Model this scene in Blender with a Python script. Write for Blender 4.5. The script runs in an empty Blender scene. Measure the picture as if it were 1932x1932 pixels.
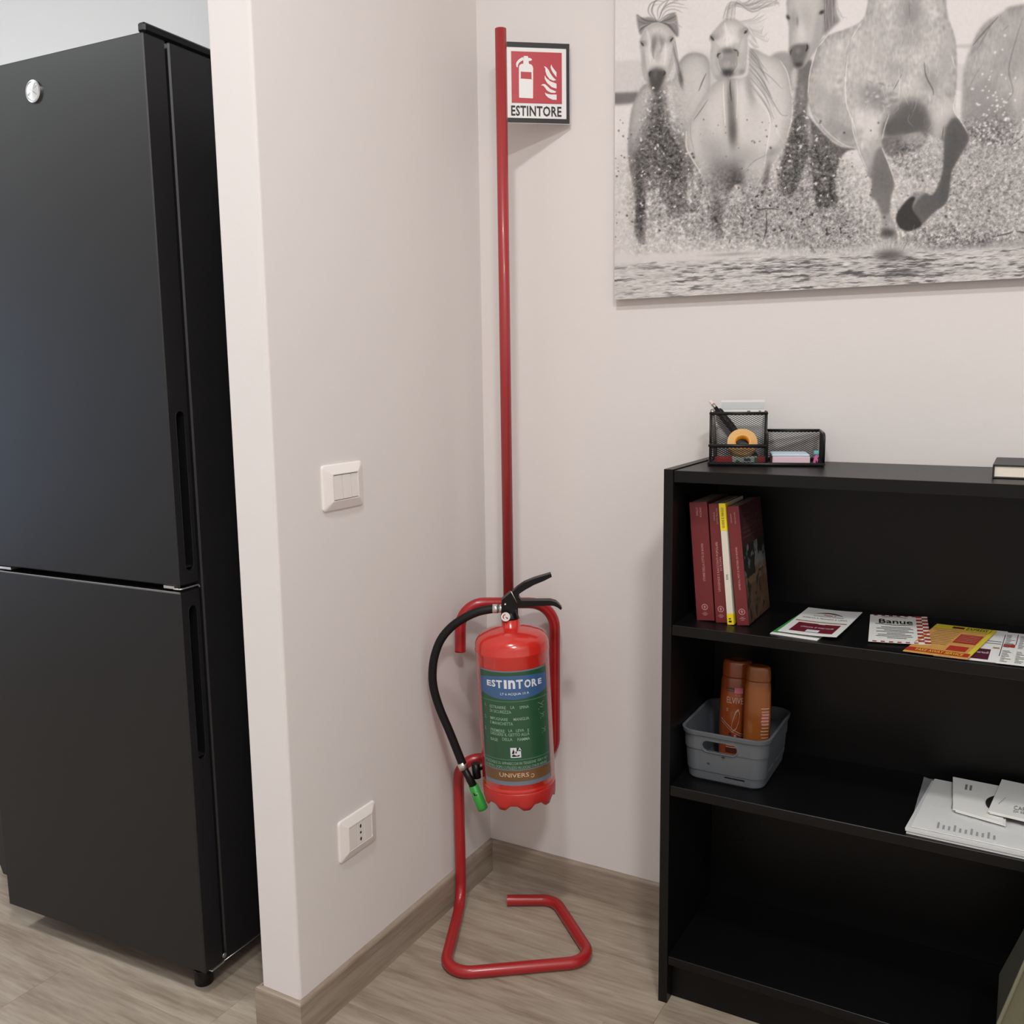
import bpy, bmesh, math, random
import numpy as np
from mathutils import Vector, Matrix, Quaternion
random.seed(7); rng = np.random.default_rng(11)
S = bpy.context.scene
C = S.collection

# ------------------------------------------------------------------ camera
CAM = Vector((1.1412, -1.8919, 1.2378)); YAW, PITCH, ROLL, FPX = .5136, .148, -.0133, 1766.83
def _axes():
    f = Vector((-math.sin(YAW)*math.cos(PITCH), math.cos(YAW)*math.cos(PITCH), -math.sin(PITCH)))
    r = Vector((math.cos(YAW), math.sin(YAW), 0)); u = r.cross(f)
    return (math.cos(ROLL)*r + math.sin(ROLL)*u, -math.sin(ROLL)*r + math.cos(ROLL)*u, f)
RX, UX, FX = _axes()
cam = bpy.data.cameras.new('camera'); co = bpy.data.objects.new('camera', cam); C.objects.link(co)
M = Matrix((RX, UX, -FX)).transposed().to_4x4(); M.translation = CAM; co.matrix_world = M
cam.sensor_width = 36; cam.sensor_height = 36; cam.sensor_fit = 'HORIZONTAL'; cam.lens = FPX/1932*36
cam.clip_start = .02; S.camera = co

# ------------------------------------------------------------------ world, lamps, exposure
S.view_settings.view_transform = 'Standard'; S.view_settings.look = 'None'
S.view_settings.exposure = 0.0; S.view_settings.gamma = 1; S.view_settings.use_curve_mapping = False
W = bpy.data.worlds.new('daylight'); S.world = W; W.use_nodes = True
W.node_tree.nodes['Background'].inputs[0].default_value = (.52, .68, 1, 1)
W.node_tree.nodes['Background'].inputs[1].default_value = 4.0
LAMPS = [((.66, -1.50, 2.90), 21.5, .11, (.98, .985, .965)), ((-1.98, -1.75, 2.90), 40.0, .16, (.95, .99, 1)), ((1.75, -2.40, 2.90), 49.0, .18, (.98, .985, .965))]

def ray(px, py): return FX + RX*((px-966)/FPX) - UX*((py-966)/FPX)      # image pixel -> direction from the camera, used to place things
def at_plane(px, py, p, n):
    d = ray(px, py); n = Vector(n); return CAM + d*((Vector(p)-CAM).dot(n)/d.dot(n))
def at_z(px, py, z): return at_plane(px, py, (0, 0, z), (0, 0, 1))
def at_y(px, py, y): return at_plane(px, py, (0, y, 0), (0, 1, 0))
def at_x(px, py, x): return at_plane(px, py, (x, 0, 0), (1, 0, 0))

# ------------------------------------------------------------------ materials
def lin(c): return tuple((v/12.92 if v <= .04045 else ((v+.055)/1.055)**2.4) for v in c)
def rgb(r, g, b): return lin((r/255, g/255, b/255))
def mat(name, col, rough=.5, metal=0., bump=0., bscale=200., vary=0., vscale=5., coat=0., spec=None, alpha=None, trans=0.):
    m = bpy.data.materials.new(name); m.use_nodes = True; nt = m.node_tree; b = nt.nodes['Principled BSDF']
    b.inputs['Base Color'].default_value = (*col, 1); b.inputs['Roughness'].default_value = rough; b.inputs['Metallic'].default_value = metal
    if coat: b.inputs['Coat Weight'].default_value = coat; b.inputs['Coat Roughness'].default_value = .12
    if spec is not None: b.inputs['Specular IOR Level'].default_value = spec
    if trans: b.inputs['Transmission Weight'].default_value = trans
    if alpha is not None: b.inputs['Alpha'].default_value = alpha
    tc = nt.nodes.new('ShaderNodeTexCoord')
    if vary:
        n = nt.nodes.new('ShaderNodeTexNoise'); n.inputs['Scale'].default_value = vscale; n.inputs['Detail'].default_value = 5
        nt.links.new(tc.outputs['Object'], n.inputs['Vector'])
        mx = nt.nodes.new('ShaderNodeMix'); mx.data_type = 'RGBA'
        mx.inputs[6].default_value = (*[c*(1-vary) for c in col], 1); mx.inputs[7].default_value = (*[min(1, c*(1+vary)) for c in col], 1)
        nt.links.new(n.outputs['Fac'], mx.inputs[0]); nt.links.new(mx.outputs[2], b.inputs['Base Color'])
    if bump:
        n = nt.nodes.new('ShaderNodeTexNoise'); n.inputs['Scale'].default_value = bscale; n.inputs['Detail'].default_value = 3
        nt.links.new(tc.outputs['Object'], n.inputs['Vector'])
        bp = nt.nodes.new('ShaderNodeBump'); bp.inputs['Strength'].default_value = bump; bp.inputs['Distance'].default_value = .001
        nt.links.new(n.outputs['Fac'], bp.inputs['Height']); nt.links.new(bp.outputs[0], b.inputs['Normal'])
    return m
def vcol_mat(name, rough=.7):
    m = bpy.data.materials.new(name); m.use_nodes = True; nt = m.node_tree; b = nt.nodes['Principled BSDF']
    a = nt.nodes.new('ShaderNodeAttribute'); a.attribute_name = 'print'
    nt.links.new(a.outputs['Color'], b.inputs['Base Color']); b.inputs['Roughness'].default_value = rough
    return m
def wood_mat(name, cols, axis='X', stretch=(1.5, 15, 15), rough=.5, seed=True, blot=.35):
    m = bpy.data.materials.new(name); m.use_nodes = True; nt = m.node_tree; b = nt.nodes['Principled BSDF']; L = nt.links.new
    tc = nt.nodes.new('ShaderNodeTexCoord'); mp = nt.nodes.new('ShaderNodeMapping')
    mp.inputs['Scale'].default_value = stretch; L(tc.outputs['Object'], mp.inputs['Vector'])
    oi = nt.nodes.new('ShaderNodeObjectInfo')
    ad = nt.nodes.new('ShaderNodeVectorMath'); ad.operation = 'MULTIPLY_ADD'
    L(oi.outputs['Random'], ad.inputs[0]); ad.inputs[1].default_value = (37, 53, 71); L(mp.outputs[0], ad.inputs[2])
    n1 = nt.nodes.new('ShaderNodeTexNoise'); n1.inputs['Scale'].default_value = 1.4; n1.inputs['Detail'].default_value = 8; n1.inputs['Roughness'].default_value = .62; n1.inputs['Distortion'].default_value = .6
    L(ad.outputs[0], n1.inputs['Vector'])
    n2 = nt.nodes.new('ShaderNodeTexNoise'); n2.inputs['Scale'].default_value = 9; n2.inputs['Detail'].default_value = 6; L(ad.outputs[0], n2.inputs['Vector'])
    mx = nt.nodes.new('ShaderNodeMix'); mx.data_type = 'FLOAT'; mx.inputs[0].default_value = blot
    L(n1.outputs['Fac'], mx.inputs[2]); L(n2.outputs['Fac'], mx.inputs[3])
    cr = nt.nodes.new('ShaderNodeValToRGB'); e = cr.color_ramp.elements
    e[0].position = .36; e[0].color = (*cols[0], 1); e[1].position = .64; e[1].color = (*cols[2], 1)
    k = e.new(.5); k.color = (*cols[1], 1)
    L(mx.outputs[0], cr.inputs[0])
    hv = nt.nodes.new('ShaderNodeHueSaturation'); mr = nt.nodes.new('ShaderNodeMapRange'); mr.inputs['To Min'].default_value = .93; mr.inputs['To Max'].default_value = 1.06
    L(oi.outputs['Random'], mr.inputs['Value']); L(mr.outputs[0], hv.inputs['Value']); L(cr.outputs[0], hv.inputs['Color']); L(hv.outputs[0], b.inputs['Base Color'])
    b.inputs['Roughness'].default_value = rough
    bp = nt.nodes.new('ShaderNodeBump'); bp.inputs['Strength'].default_value = .12; bp.inputs['Distance'].default_value = .0005
    L(n2.outputs['Fac'], bp.inputs['Height']); L(bp.outputs[0], b.inputs['Normal'])
    return m
WALL = (.75, .705, .690)
M_ = dict(
 wall=mat('wall_paint', WALL, .75, bump=.25, bscale=90, vary=.012, vscale=3),
 wallk=mat('kitchen_wall_daylit', (.78, .79, .80), .75, bump=.2, bscale=90),  # bluish tint of the daylight is put into this wall colour
 ceil=mat('ceiling_paint', (.82, .80, .78), .85, bump=.1, bscale=60),
 floor=wood_mat('floor_laminate', [(.235,.180,.135), (.345,.280,.220), (.43,.365,.295)]),
 base=wood_mat('skirting_wood', [(.25,.19,.145), (.33,.265,.21), (.385,.32,.26)], stretch=(2.2, 2.2, 40), rough=.42),
 gap=mat('joint_dark', (.08,.06,.045), .9),
 red=mat('red_powder_coat', (.36,.011,.014), .34, coat=.25, bump=.04, bscale=300),
 pole=mat('red_pole_paint', (.36,.030,.032), .38, coat=.2, bump=.05, bscale=300),
 dark_in=mat('tube_inside', (.03,.005,.005), .8),
 body=mat('red_cylinder_paint', (.60,.026,.018), .22, coat=.8),
 foot=mat('red_plastic', (.50,.024,.020), .4),
 blackp=mat('black_plastic', (.004,.004,.0045), .36, spec=.30),
 rubber=mat('black_rubber', (.005,.005,.0055), .55, bump=.1, bscale=500, spec=.28),
 alu=mat('aluminium', (.72,.71,.69), .28, .9),
 white_gauge=mat('gauge_white', (.8,.78,.74), .4),
 redink=mat('red_ink', (.45,.03,.03), .5),
 green_plastic=mat('green_plastic', (.03,.30,.04), .4),
 lgreen=mat('label_green', (.020,.085,.038), .38, coat=.3),
 lblue=mat('label_blue', (.045,.115,.27), .38, coat=.3),
 lgrey=mat('label_border_grey', (.16,.19,.25), .38, coat=.3),
 lbrown=mat('label_brown', (.17,.085,.032), .38, coat=.3, vary=.5, vscale=8),
 lline=mat('label_line_green', (.10,.22,.16), .4),
 ink_w=mat('white_ink', (.72,.74,.80), .45),
 ink_g=mat('pale_green_ink', (.30,.45,.33), .45),
 ink_p=mat('peach_ink', (.75,.52,.36), .45),
 ink_k=mat('black_ink', (.010,.010,.010), .5),
 sign_w=mat('sign_white', (.80,.78,.77), .35),
 sign_r=mat('sign_red', (.46,.028,.045), .35),
 switch=mat('white_switch_plastic', (.84,.79,.765), .28),
 rocker=mat('rocker_plastic', (.78,.73,.70), .3),
 hole=mat('socket_hole', (.01,.008,.008), .8),
 fridge=mat('fridge_dark_steel', (.009,.009,.0095), .42, .0, bump=.03, bscale=700, spec=.42),
 fridge_side=mat('fridge_side_black', (.010,.0095,.011), .42, 0, bump=.05, bscale=500),
 fridge_in=mat('fridge_recess', (.003,.003,.004), .5),
 shelf=mat('black_brown_wood_foil', (.0036,.0034,.0035), .37, 0, bump=.10, bscale=160, spec=.27),
 mesh=mat('black_wire', (.010,.010,.011), .42, .3),
 paper=mat('white_paper', (.78,.77,.75), .65, bump=.05, bscale=40),
 paper2=mat('grey_white_paper', (.60,.60,.60), .6, bump=.1, bscale=30),
 card=mat('blue_white_card', (.60,.62,.63), .5),
 sleeve=mat('clear_sleeve', (.75,.77,.80), .12, 0, bump=1.0, bscale=28, alpha=.30),
 tape=mat('amber_tape', (.72,.42,.16), .3, coat=.4),
 tapein=mat('amber_tape_core', (.75,.33,.04), .35),
 basket=mat('grey_plastic', (.095,.105,.118), .42, bump=.05, bscale=300),
 bottle=mat('orange_plastic', (.27,.055,.012), .25, coat=.5),
 bottle2=mat('amber_plastic', (.26,.075,.014), .3, coat=.4),
 b_brown=mat('brown_print', (.07,.015,.008), .4),
 b_pink=mat('pink_print', (.60,.16,.22), .4),
 b_cream=mat('cream_print', (.50,.33,.25), .45),
 bk_red=mat('book_red', (.15,.016,.020), .45),
 bk_yel=mat('book_yellow', (.80,.62,.02), .45),
 bk_wht=mat('book_cream', (.70,.64,.56), .5),
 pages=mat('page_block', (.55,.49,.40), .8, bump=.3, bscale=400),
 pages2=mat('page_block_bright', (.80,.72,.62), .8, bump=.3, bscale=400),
 bk_blk=mat('black_cover', (.02,.019,.018), .5, bump=.2, bscale=300),
 ink_pink=mat('rose_ink', (.55,.28,.27), .5),
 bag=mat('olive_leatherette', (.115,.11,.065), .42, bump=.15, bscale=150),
 bag_shaded=mat('olive_shaded', (.035,.034,.024), .5, bump=.15, bscale=150),  # same olive darkened: shade of the bag's side put into the colour
 bag_pipe=mat('olive_piping', (.16,.16,.105), .5),
 menu_g=mat('menu_green', (.05,.30,.07), .5), menu_m=mat('menu_maroon', (.16,.010,.022), .5), menu_y=mat('menu_yellow', (.70,.58,.05), .5),
 menu_o=mat('menu_orange', (.62,.33,.09), .5, vary=.25, vscale=60), menu_r=mat('menu_red', (.42,.035,.018), .5), menu_t=mat('menu_tan', (.45,.28,.13), .5),
 menu_plum=mat('menu_plum', (.085,.012,.028), .5), ink_grey=mat('grey_ink', (.20,.20,.20), .6),
 teal=mat('teal_plastic', (.15,.55,.58), .4), pink=mat('pink_plastic', (.65,.16,.36), .4), pinkpaper=mat('pink_paper', (.72,.52,.58), .6), bluepaper=mat('blue_paper', (.55,.68,.78), .6),
 eraser=mat('eraser_tip', (.75,.62,.56), .7), ferrule=mat('ferrule', (.35,.32,.30), .35, .8), pkgred=mat('package_red', (.55,.03,.03), .4), pkgwht=mat('package_white', (.70,.76,.72), .4), pkggrn=mat('package_green', (.06,.22,.09), .4), navy=mat('navy_print', (.06,.07,.20), .4),
 glass=mat('window_glass', (1,1,1), .02, trans=1.0), frame=mat('window_frame_white', (.8,.8,.8), .4), door=mat('door_paint', (.70,.68,.66), .4),
 vprint=vcol_mat('printed_picture', .6), vcanvas=vcol_mat('canvas_print', .75), cloth=mat('canvas_edge', (.62,.59,.58), .8),
)

# ------------------------------------------------------------------ mesh helpers
class MB:
    def __init__(s): s.v = []; s.f = []; s.m = []; s.mi = 0; s.sm = []; s.smooth = False
    def add(s, vs, fs):
        o = len(s.v); s.v += [tuple(v) for v in vs]; s.f += [tuple(i+o for i in f) for f in fs]
        s.m += [s.mi]*len(fs); s.sm += [s.smooth]*len(fs); return s
    def box(s, x0, x1, y0, y1, z0, z1, bev=0.):
        x0, x1 = sorted((x0, x1)); y0, y1 = sorted((y0, y1)); z0, z1 = sorted((z0, z1))
        if bev <= 0:
            v = [(x, y, z) for z in (z0, z1) for y in (y0, y1) for x in (x0, x1)]
            return s.add(v, [(0,2,3,1), (4,5,7,6), (0,1,5,4), (2,6,7,3), (0,4,6,2), (1,3,7,5)])
        b = min(bev, (x1-x0)*.49, (y1-y0)*.49, (z1-z0)*.49)
        v = []; X = (x0, x1); Y = (y0, y1); Z = (z0, z1); idx = {}
        for i in (0, 1):
            for j in (0, 1):
                for k in (0, 1):
                    sx, sy, sz = (b, -b)[i], (b, -b)[j], (b, -b)[k]
                    idx[i,j,k,'x'] = len(v); v.append((X[i], Y[j]+sy, Z[k]+sz))
                    idx[i,j,k,'y'] = len(v); v.append((X[i]+sx, Y[j], Z[k]+sz))
                    idx[i,j,k,'z'] = len(v); v.append((X[i]+sx, Y[j]+sy, Z[k]))
        f = []
        for i in (0, 1):
            f.append([idx[i,0,0,'x'], idx[i,1,0,'x'], idx[i,1,1,'x'], idx[i,0,1,'x']]); f.append([idx[0,i,0,'y'], idx[1,i,0,'y'], idx[1,i,1,'y'], idx[0,i,1,'y']])
            f.append([idx[0,0,i,'z'], idx[1,0,i,'z'], idx[1,1,i,'z'], idx[0,1,i,'z']])
        for a in (0, 1):
            for c in (0, 1):
                f.append([idx[0,a,c,'y'], idx[1,a,c,'y'], idx[1,a,c,'z'], idx[0,a,c,'z']]); f.append([idx[a,0,c,'x'], idx[a,1,c,'x'], idx[a,1,c,'z'], idx[a,0,c,'z']])
                f.append([idx[a,c,0,'x'], idx[a,c,1,'x'], idx[a,c,1,'y'], idx[a,c,0,'y']])
        for i in (0, 1):
            for j in (0, 1):
                for k in (0, 1): f.append([idx[i,j,k,'x'], idx[i,j,k,'y'], idx[i,j,k,'z']])
        cx = Vector(((x0+x1)/2, (y0+y1)/2, (z0+z1)/2)); g = []
        for q in f:
            p = [Vector(v[i]) for i in q]; n = (p[1]-p[0]).cross(p[2]-p[0]); c = sum(p, Vector())/len(p)
            g.append(q if n.dot(c-cx) > 0 else q[::-1])
        return s.add(v, g)
    def tube(s, pts, r, seg=12, caps=True):
        P = [Vector(p) for p in pts]; R = r if isinstance(r, (list, tuple)) else [r]*len(P); n = len(P); old = s.smooth; s.smooth = True
        t = (P[1]-P[0]).normalized(); a = t.orthogonal().normalized(); vs = []
        for i in range(n):
            t2 = (P[min(i+1, n-1)]-P[max(i-1, 0)]).normalized()
            a = (a - t2*a.dot(t2)).normalized(); b = t2.cross(a)
            vs += [P[i] + (a*math.cos(k*2*math.pi/seg) + b*math.sin(k*2*math.pi/seg))*R[i] for k in range(seg)]
        fs = [(i*seg+k, i*seg+(k+1) % seg, (i+1)*seg+(k+1) % seg, (i+1)*seg+k) for i in range(n-1) for k in range(seg)]
        s.add(vs, fs); s.smooth = False
        if caps:
            s.add(vs[:seg], [tuple(range(seg))[::-1]]); s.add(vs[-seg:], [tuple(range(seg))])
        s.smooth = old; return s
    def lathe(s, prof, seg=32, c=(0, 0, 0), sx=1., sy=1.):
        old = s.smooth; s.smooth = True; vs = []
        for r, z in prof: vs += [(c[0]+r*sx*math.cos(k*2*math.pi/seg), c[1]+r*sy*math.sin(k*2*math.pi/seg), c[2]+z) for k in range(seg)]
        fs = [(i*seg+k, i*seg+(k+1) % seg, (i+1)*seg+(k+1) % seg, (i+1)*seg+k) for i in range(len(prof)-1) for k in range(seg)]
        s.add(vs, fs); s.smooth = old; return s
    def prism(s, poly, fn, d0, d1):
        n = len(poly); vs = [fn(x, y, d0) for x, y in poly]+[fn(x, y, d1) for x, y in poly]
        return s.add(vs, [tuple(range(n))[::-1], tuple(range(n, 2*n))]+[(i, (i+1) % n, n+(i+1) % n, n+i) for i in range(n)])
    def build(s, name, mats, parent=None, inv=None, fix=True):
        me = bpy.data.meshes.new(name); v = s.v
        if inv is not None: v = [tuple(inv @ Vector(p)) for p in v]
        me.from_pydata(v, [], s.f); mats = mats if isinstance(mats, (list, tuple)) else [mats]
        for m in mats: me.materials.append(M_[m] if isinstance(m, str) else m)
        me.polygons.foreach_set('material_index', s.m); me.polygons.foreach_set('use_smooth', s.sm)
        if fix:
            bm = bmesh.new(); bm.from_mesh(me); bmesh.ops.remove_doubles(bm, verts=bm.verts, dist=1e-6)
            bmesh.ops.recalc_face_normals(bm, faces=bm.faces); bm.to_mesh(me); bm.free()
        me.update(); o = bpy.data.objects.new(name, me); C.objects.link(o)
        if parent is not None: o.parent = parent
        return o
def tag(o, label=None, cat=None, group=None, kind=None):
    for k, v in (('label', label), ('category', cat), ('group', group), ('kind', kind)):
        if v: o[k] = v
    return o
def thing(name, label, cat, loc=(0, 0, 0), rz=0., group=None, mat4=None):
    o = bpy.data.objects.new(name, None); C.objects.link(o); o.empty_display_size = .05
    if mat4 is None: mat4 = Matrix.Translation(loc) @ Matrix.Rotation(rz, 4, 'Z')
    o.matrix_world = mat4; INV[o.name] = mat4.inverted(); return tag(o, label, cat, group)
INV = {}
def inv(o): return INV[o.name]
def fillet(pts, rad, n=8):
    P = [Vector(p) for p in pts]; out = [P[0]]; R = rad if isinstance(rad, (list, tuple)) else [rad]*(len(P)-2)
    for i in range(1, len(P)-1):
        a = P[i-1]-P[i]; b = P[i+1]-P[i]; la, lb = a.length, b.length; a.normalize(); b.normalize(); th = a.angle(b)
        d = min(R[i-1]/math.tan(th/2), la*.49, lb*.49); r = d*math.tan(th/2)
        c = P[i]+(a+b).normalized()*(r/math.sin(th/2)); p0 = P[i]+a*d-c; p1 = P[i]+b*d-c; w = p0.angle(p1)
        for k in range(n+1):
            t = k/n; out.append(c+(p0*math.sin((1-t)*w)+p1*math.sin(t*w))/math.sin(w))
    return out+[P[-1]]
def smooth_path(pts, n=8):
    P = [Vector(p) for p in pts]; P = [P[0]*2-P[1]]+P+[P[-1]*2-P[-2]]; out = []
    for i in range(1, len(P)-2):
        for k in range(n):
            t = k/n; a, b, c, d = P[i-1:i+3]
            out.append(.5*((2*b)+(c-a)*t+(2*a-5*b+4*c-d)*t*t+(3*b-3*c+d-a)*t**3))
    return out+[P[-2]]
_tc = {}
def text2d(s, bold=0., space=1.):
    k = (s, bold, space)
    if k in _tc: return _tc[k]
    cu = bpy.data.curves.new('t', 'FONT'); cu.body = s; cu.size = 1; cu.offset = bold; cu.resolution_u = 2; cu.space_character = space; cu.fill_mode = 'FRONT'
    o = bpy.data.objects.new('t', cu); C.objects.link(o); dg = bpy.context.evaluated_depsgraph_get()
    me = bpy.data.meshes.new_from_object(o.evaluated_get(dg)); v = [(p.co.x, p.co.y) for p in me.vertices]; f = [tuple(p.vertices) for p in me.polygons]
    bpy.data.meshes.remove(me); bpy.data.objects.remove(o); bpy.data.curves.remove(cu)
    a = np.array(v); lo, hi = a.min(0), a.max(0); _tc[k] = (v, f, lo, hi); return _tc[k]
def put_text(mb, s, x0, x1, y0, y1, fn, bold=0., space=1.):
    "lettering fitted into the box x0..x1, y0..y1 of a surface given by fn(x, y)"
    v, f, lo, hi = text2d(s, bold, space)
    return mb.add([fn(x0+(p[0]-lo[0])/(hi[0]-lo[0])*(x1-x0), y0+(p[1]-lo[1])/(hi[1]-lo[1])*(y1-y0)) for p in v], f)
def rect(mb, x0, x1, y0, y1, fn, nx=1, ny=1):
    vs = [fn(x0+(x1-x0)*i/nx, y0+(y1-y0)*j/ny) for j in range(ny+1) for i in range(nx+1)]
    return mb.add(vs, [(j*(nx+1)+i, j*(nx+1)+i+1, (j+1)*(nx+1)+i+1, (j+1)*(nx+1)+i) for j in range(ny) for i in range(nx)])
def disc(mb, cx, cy, r, fn, n=24, ry=None):
    ry = ry or r
    return mb.add([fn(cx+r*math.cos(k*2*math.pi/n), cy+ry*math.sin(k*2*math.pi/n)) for k in range(n)], [tuple(range(n))])
def ring(mb, cx, cy, r0, r1, fn, n=24, a0=0, a1=2*math.pi, ey=1.):
    vs = []
    for k in range(n+1):
        a = a0+(a1-a0)*k/n; vs += [fn(cx+r0*math.cos(a), cy+ey*r0*math.sin(a)), fn(cx+r1*math.cos(a), cy+ey*r1*math.sin(a))]
    return mb.add(vs, [(2*k, 2*k+1, 2*k+3, 2*k+2) for k in range(n)])
def poly(mb, pts, fn): return mb.add([fn(*p) for p in pts], [tuple(range(len(pts)))])
def stroke(mb, pts, w, fn):
    vs = []
    for i, p in enumerate(pts):
        a = pts[max(i-1, 0)]; b = pts[min(i+1, len(pts)-1)]; dx, dy = b[0]-a[0], b[1]-a[1]; l = math.hypot(dx, dy) or 1
        ww = w[i] if isinstance(w, (list, tuple)) else w
        vs += [fn(p[0]-dy/l*ww/2, p[1]+dx/l*ww/2), fn(p[0]+dy/l*ww/2, p[1]-dx/l*ww/2)]
    return mb.add(vs, [(2*i, 2*i+1, 2*i+3, 2*i+2) for i in range(len(pts)-1)])
def boolean_cut(o, cutters):
    for k in cutters:
        m = o.modifiers.new('cut', 'BOOLEAN'); m.operation = 'DIFFERENCE'; m.solver = 'EXACT'; m.object = k
    dg = bpy.context.evaluated_depsgraph_get(); me = bpy.data.meshes.new_from_object(o.evaluated_get(dg)); o.modifiers.clear(); o.data = me
    for k in cutters: bpy.data.objects.remove(k)
def painted(name, img, fn, nx, ny, m, parent=None, invm=None):
    "a sheet nx by ny cells whose vertices carry the printed colours of img (rows top to bottom)"
    H, Wd = img.shape[:2]; u = np.linspace(0, 1, nx+1); v = np.linspace(0, 1, ny+1); U, V = np.meshgrid(u, v)
    x = np.clip(U*(Wd-1), 0, Wd-1.001); y = np.clip((1-V)*(H-1), 0, H-1.001); xi = x.astype(int); yi = y.astype(int); fx = (x-xi)[..., None]; fy = (y-yi)[..., None]
    c = (img[yi, xi]*(1-fx)+img[yi, xi+1]*fx)*(1-fy)+(img[yi+1, xi]*(1-fx)+img[yi+1, xi+1]*fx)*fy
    vs = fn(U.ravel(), V.ravel())
    if invm is not None: a = np.array(invm); vs = vs@a[:3, :3].T+a[:3, 3]
    me = bpy.data.meshes.new(name); n = (nx+1)*(ny+1); me.vertices.add(n); me.vertices.foreach_set('co', vs.astype(np.float32).ravel())
    I, J = np.meshgrid(np.arange(nx), np.arange(ny)); b = (J*(nx+1)+I).ravel(); q = np.stack([b, b+1, b+nx+2, b+nx+1], 1).astype(np.int32)
    me.loops.add(q.size); me.loops.foreach_set('vertex_index', q.ravel()); me.polygons.add(len(q)); me.polygons.foreach_set('loop_start', np.arange(0, q.size, 4, dtype=np.int32))
    me.update(calc_edges=True); at = me.color_attributes.new('print', 'FLOAT_COLOR', 'POINT')
    at.data.foreach_set('color', np.concatenate([c.reshape(-1, 3), np.ones((n, 1))], 1).astype(np.float32).ravel())
    me.materials.append(M_[m]); o = bpy.data.objects.new(name, me); C.objects.link(o)
    if parent is not None: o.parent = parent
    return o

# ================================================================== THE SETTING
TP0 = .0953
XL, XR, YF, H = -2.6, 2.5, -3.9, 3.00
def struct(name, mb, m, parent=None):
    o = mb.build(name, m, parent)
    if parent is None: o['kind'] = 'structure'
    return o
sub = struct('floor', MB().box(XL-.1, XR+.1, YF-.1, .1, -.06, -.0125), 'gap')
plank_len, plank_w, g = 1.215, .192, .0004
pk = MB().box(0, plank_len-g, 0, plank_w-g, -.0125, 0, .0004)
proto = pk.build('plank', 'floor', sub); used = False
row = 0; y = -.193
while y > YF-plank_w:
    x = -4.0+[.30, .92, .835, .41, 1.08, .25, .72, .15][row % 8]
    if row == 4: x = -.5915-3*plank_len
    if row == 3: x = -.1875-3*plank_len
    while x < XR:
        if used: o = proto.copy(); C.objects.link(o); o.parent = sub
        else: o = proto; used = True
        o.location = (x, y, 0); x += plank_len
    y -= plank_w; row += 1
struct('ceiling', MB().box(XL-.1, XR+.1, YF-.1, .1, H, H+.08), 'ceil')
struct('wall_back', MB().box(-TP0, XR+.1, 0, .1, 0, H), 'wall')
struct('wall_niche', MB().box(XL-.1, -TP0, 0, .1, 0, H), 'wallk')
struct('wall_right', MB().box(XR, XR+.1, YF-.1, 0, 0, H), 'wall')
# kitchen side wall with the low unseen window that reflects in the fridge
mb = MB(); WY0, WY1, WZ0, WZ = -2.12, -1.15, .45, 1.70
mb.box(XL-.1, XL, YF-.1, WY0, 0, H); mb.box(XL-.1, XL, WY1, 0, 0, H); mb.box(XL-.1, XL, WY0, WY1, WZ, H); mb.box(XL-.1, XL, WY0, WY1, 0, WZ0)
struct('wall_kitchen', mb, 'wallk')
mb = MB(); DX0, DX1, DZ = 1.2, 2.05, 2.1
mb.box(XL-.1, DX0, YF-.1, YF, 0, H); mb.box(DX1, XR+.1, YF-.1, YF, 0, H); mb.box(DX0, DX1, YF-.1, YF, DZ, H)
struct('wall_front', mb, 'wall')
w = bpy.data.objects.new('window_1', None); C.objects.link(w); w['kind'] = 'structure'; w.location = (XL-.05, (WY0+WY1)/2, 0); INV[w.name] = Matrix.Translation(w.location).inverted()
mb = MB(); f_ = .06
for a, b, c, d in ((WY0, WY1, WZ0, WZ0+f_), (WY0, WY1, WZ-f_, WZ), (WY0, WY0+f_, WZ0+f_, WZ-f_), (WY1-f_, WY1, WZ0+f_, WZ-f_), ((WY0+WY1)/2-.05, (WY0+WY1)/2+.05, WZ0+f_, WZ-f_)): mb.box(XL-.08, XL-.02, a, b, c, d, .004)
mb.build('window_frame', 'frame', w, inv(w))
for a, b in ((WY0+f_, (WY0+WY1)/2-.05), ((WY0+WY1)/2+.05, WY1-f_)): MB().box(XL-.052, XL-.048, a, b, WZ0+f_, WZ-f_).build('pane', 'glass', w, inv(w))
w = bpy.data.objects.new('door_1', None); C.objects.link(w); w['kind'] = 'structure'; w.location = (DX0, YF-.05, 0); INV[w.name] = Matrix.Translation(w.location).inverted()
MB().box(DX0+.005, DX1-.005, YF-.07, YF-.03, .005, DZ-.005, .003).build('door_panel', 'door', w, inv(w))
MB().tube([(DX0+.09, YF-.03, 1.02), (DX0+.09, YF+.03, 1.02), (DX0+.2, YF+.03, 1.02)], .009).build('door_handle', 'alu', w, inv(w))
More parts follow.
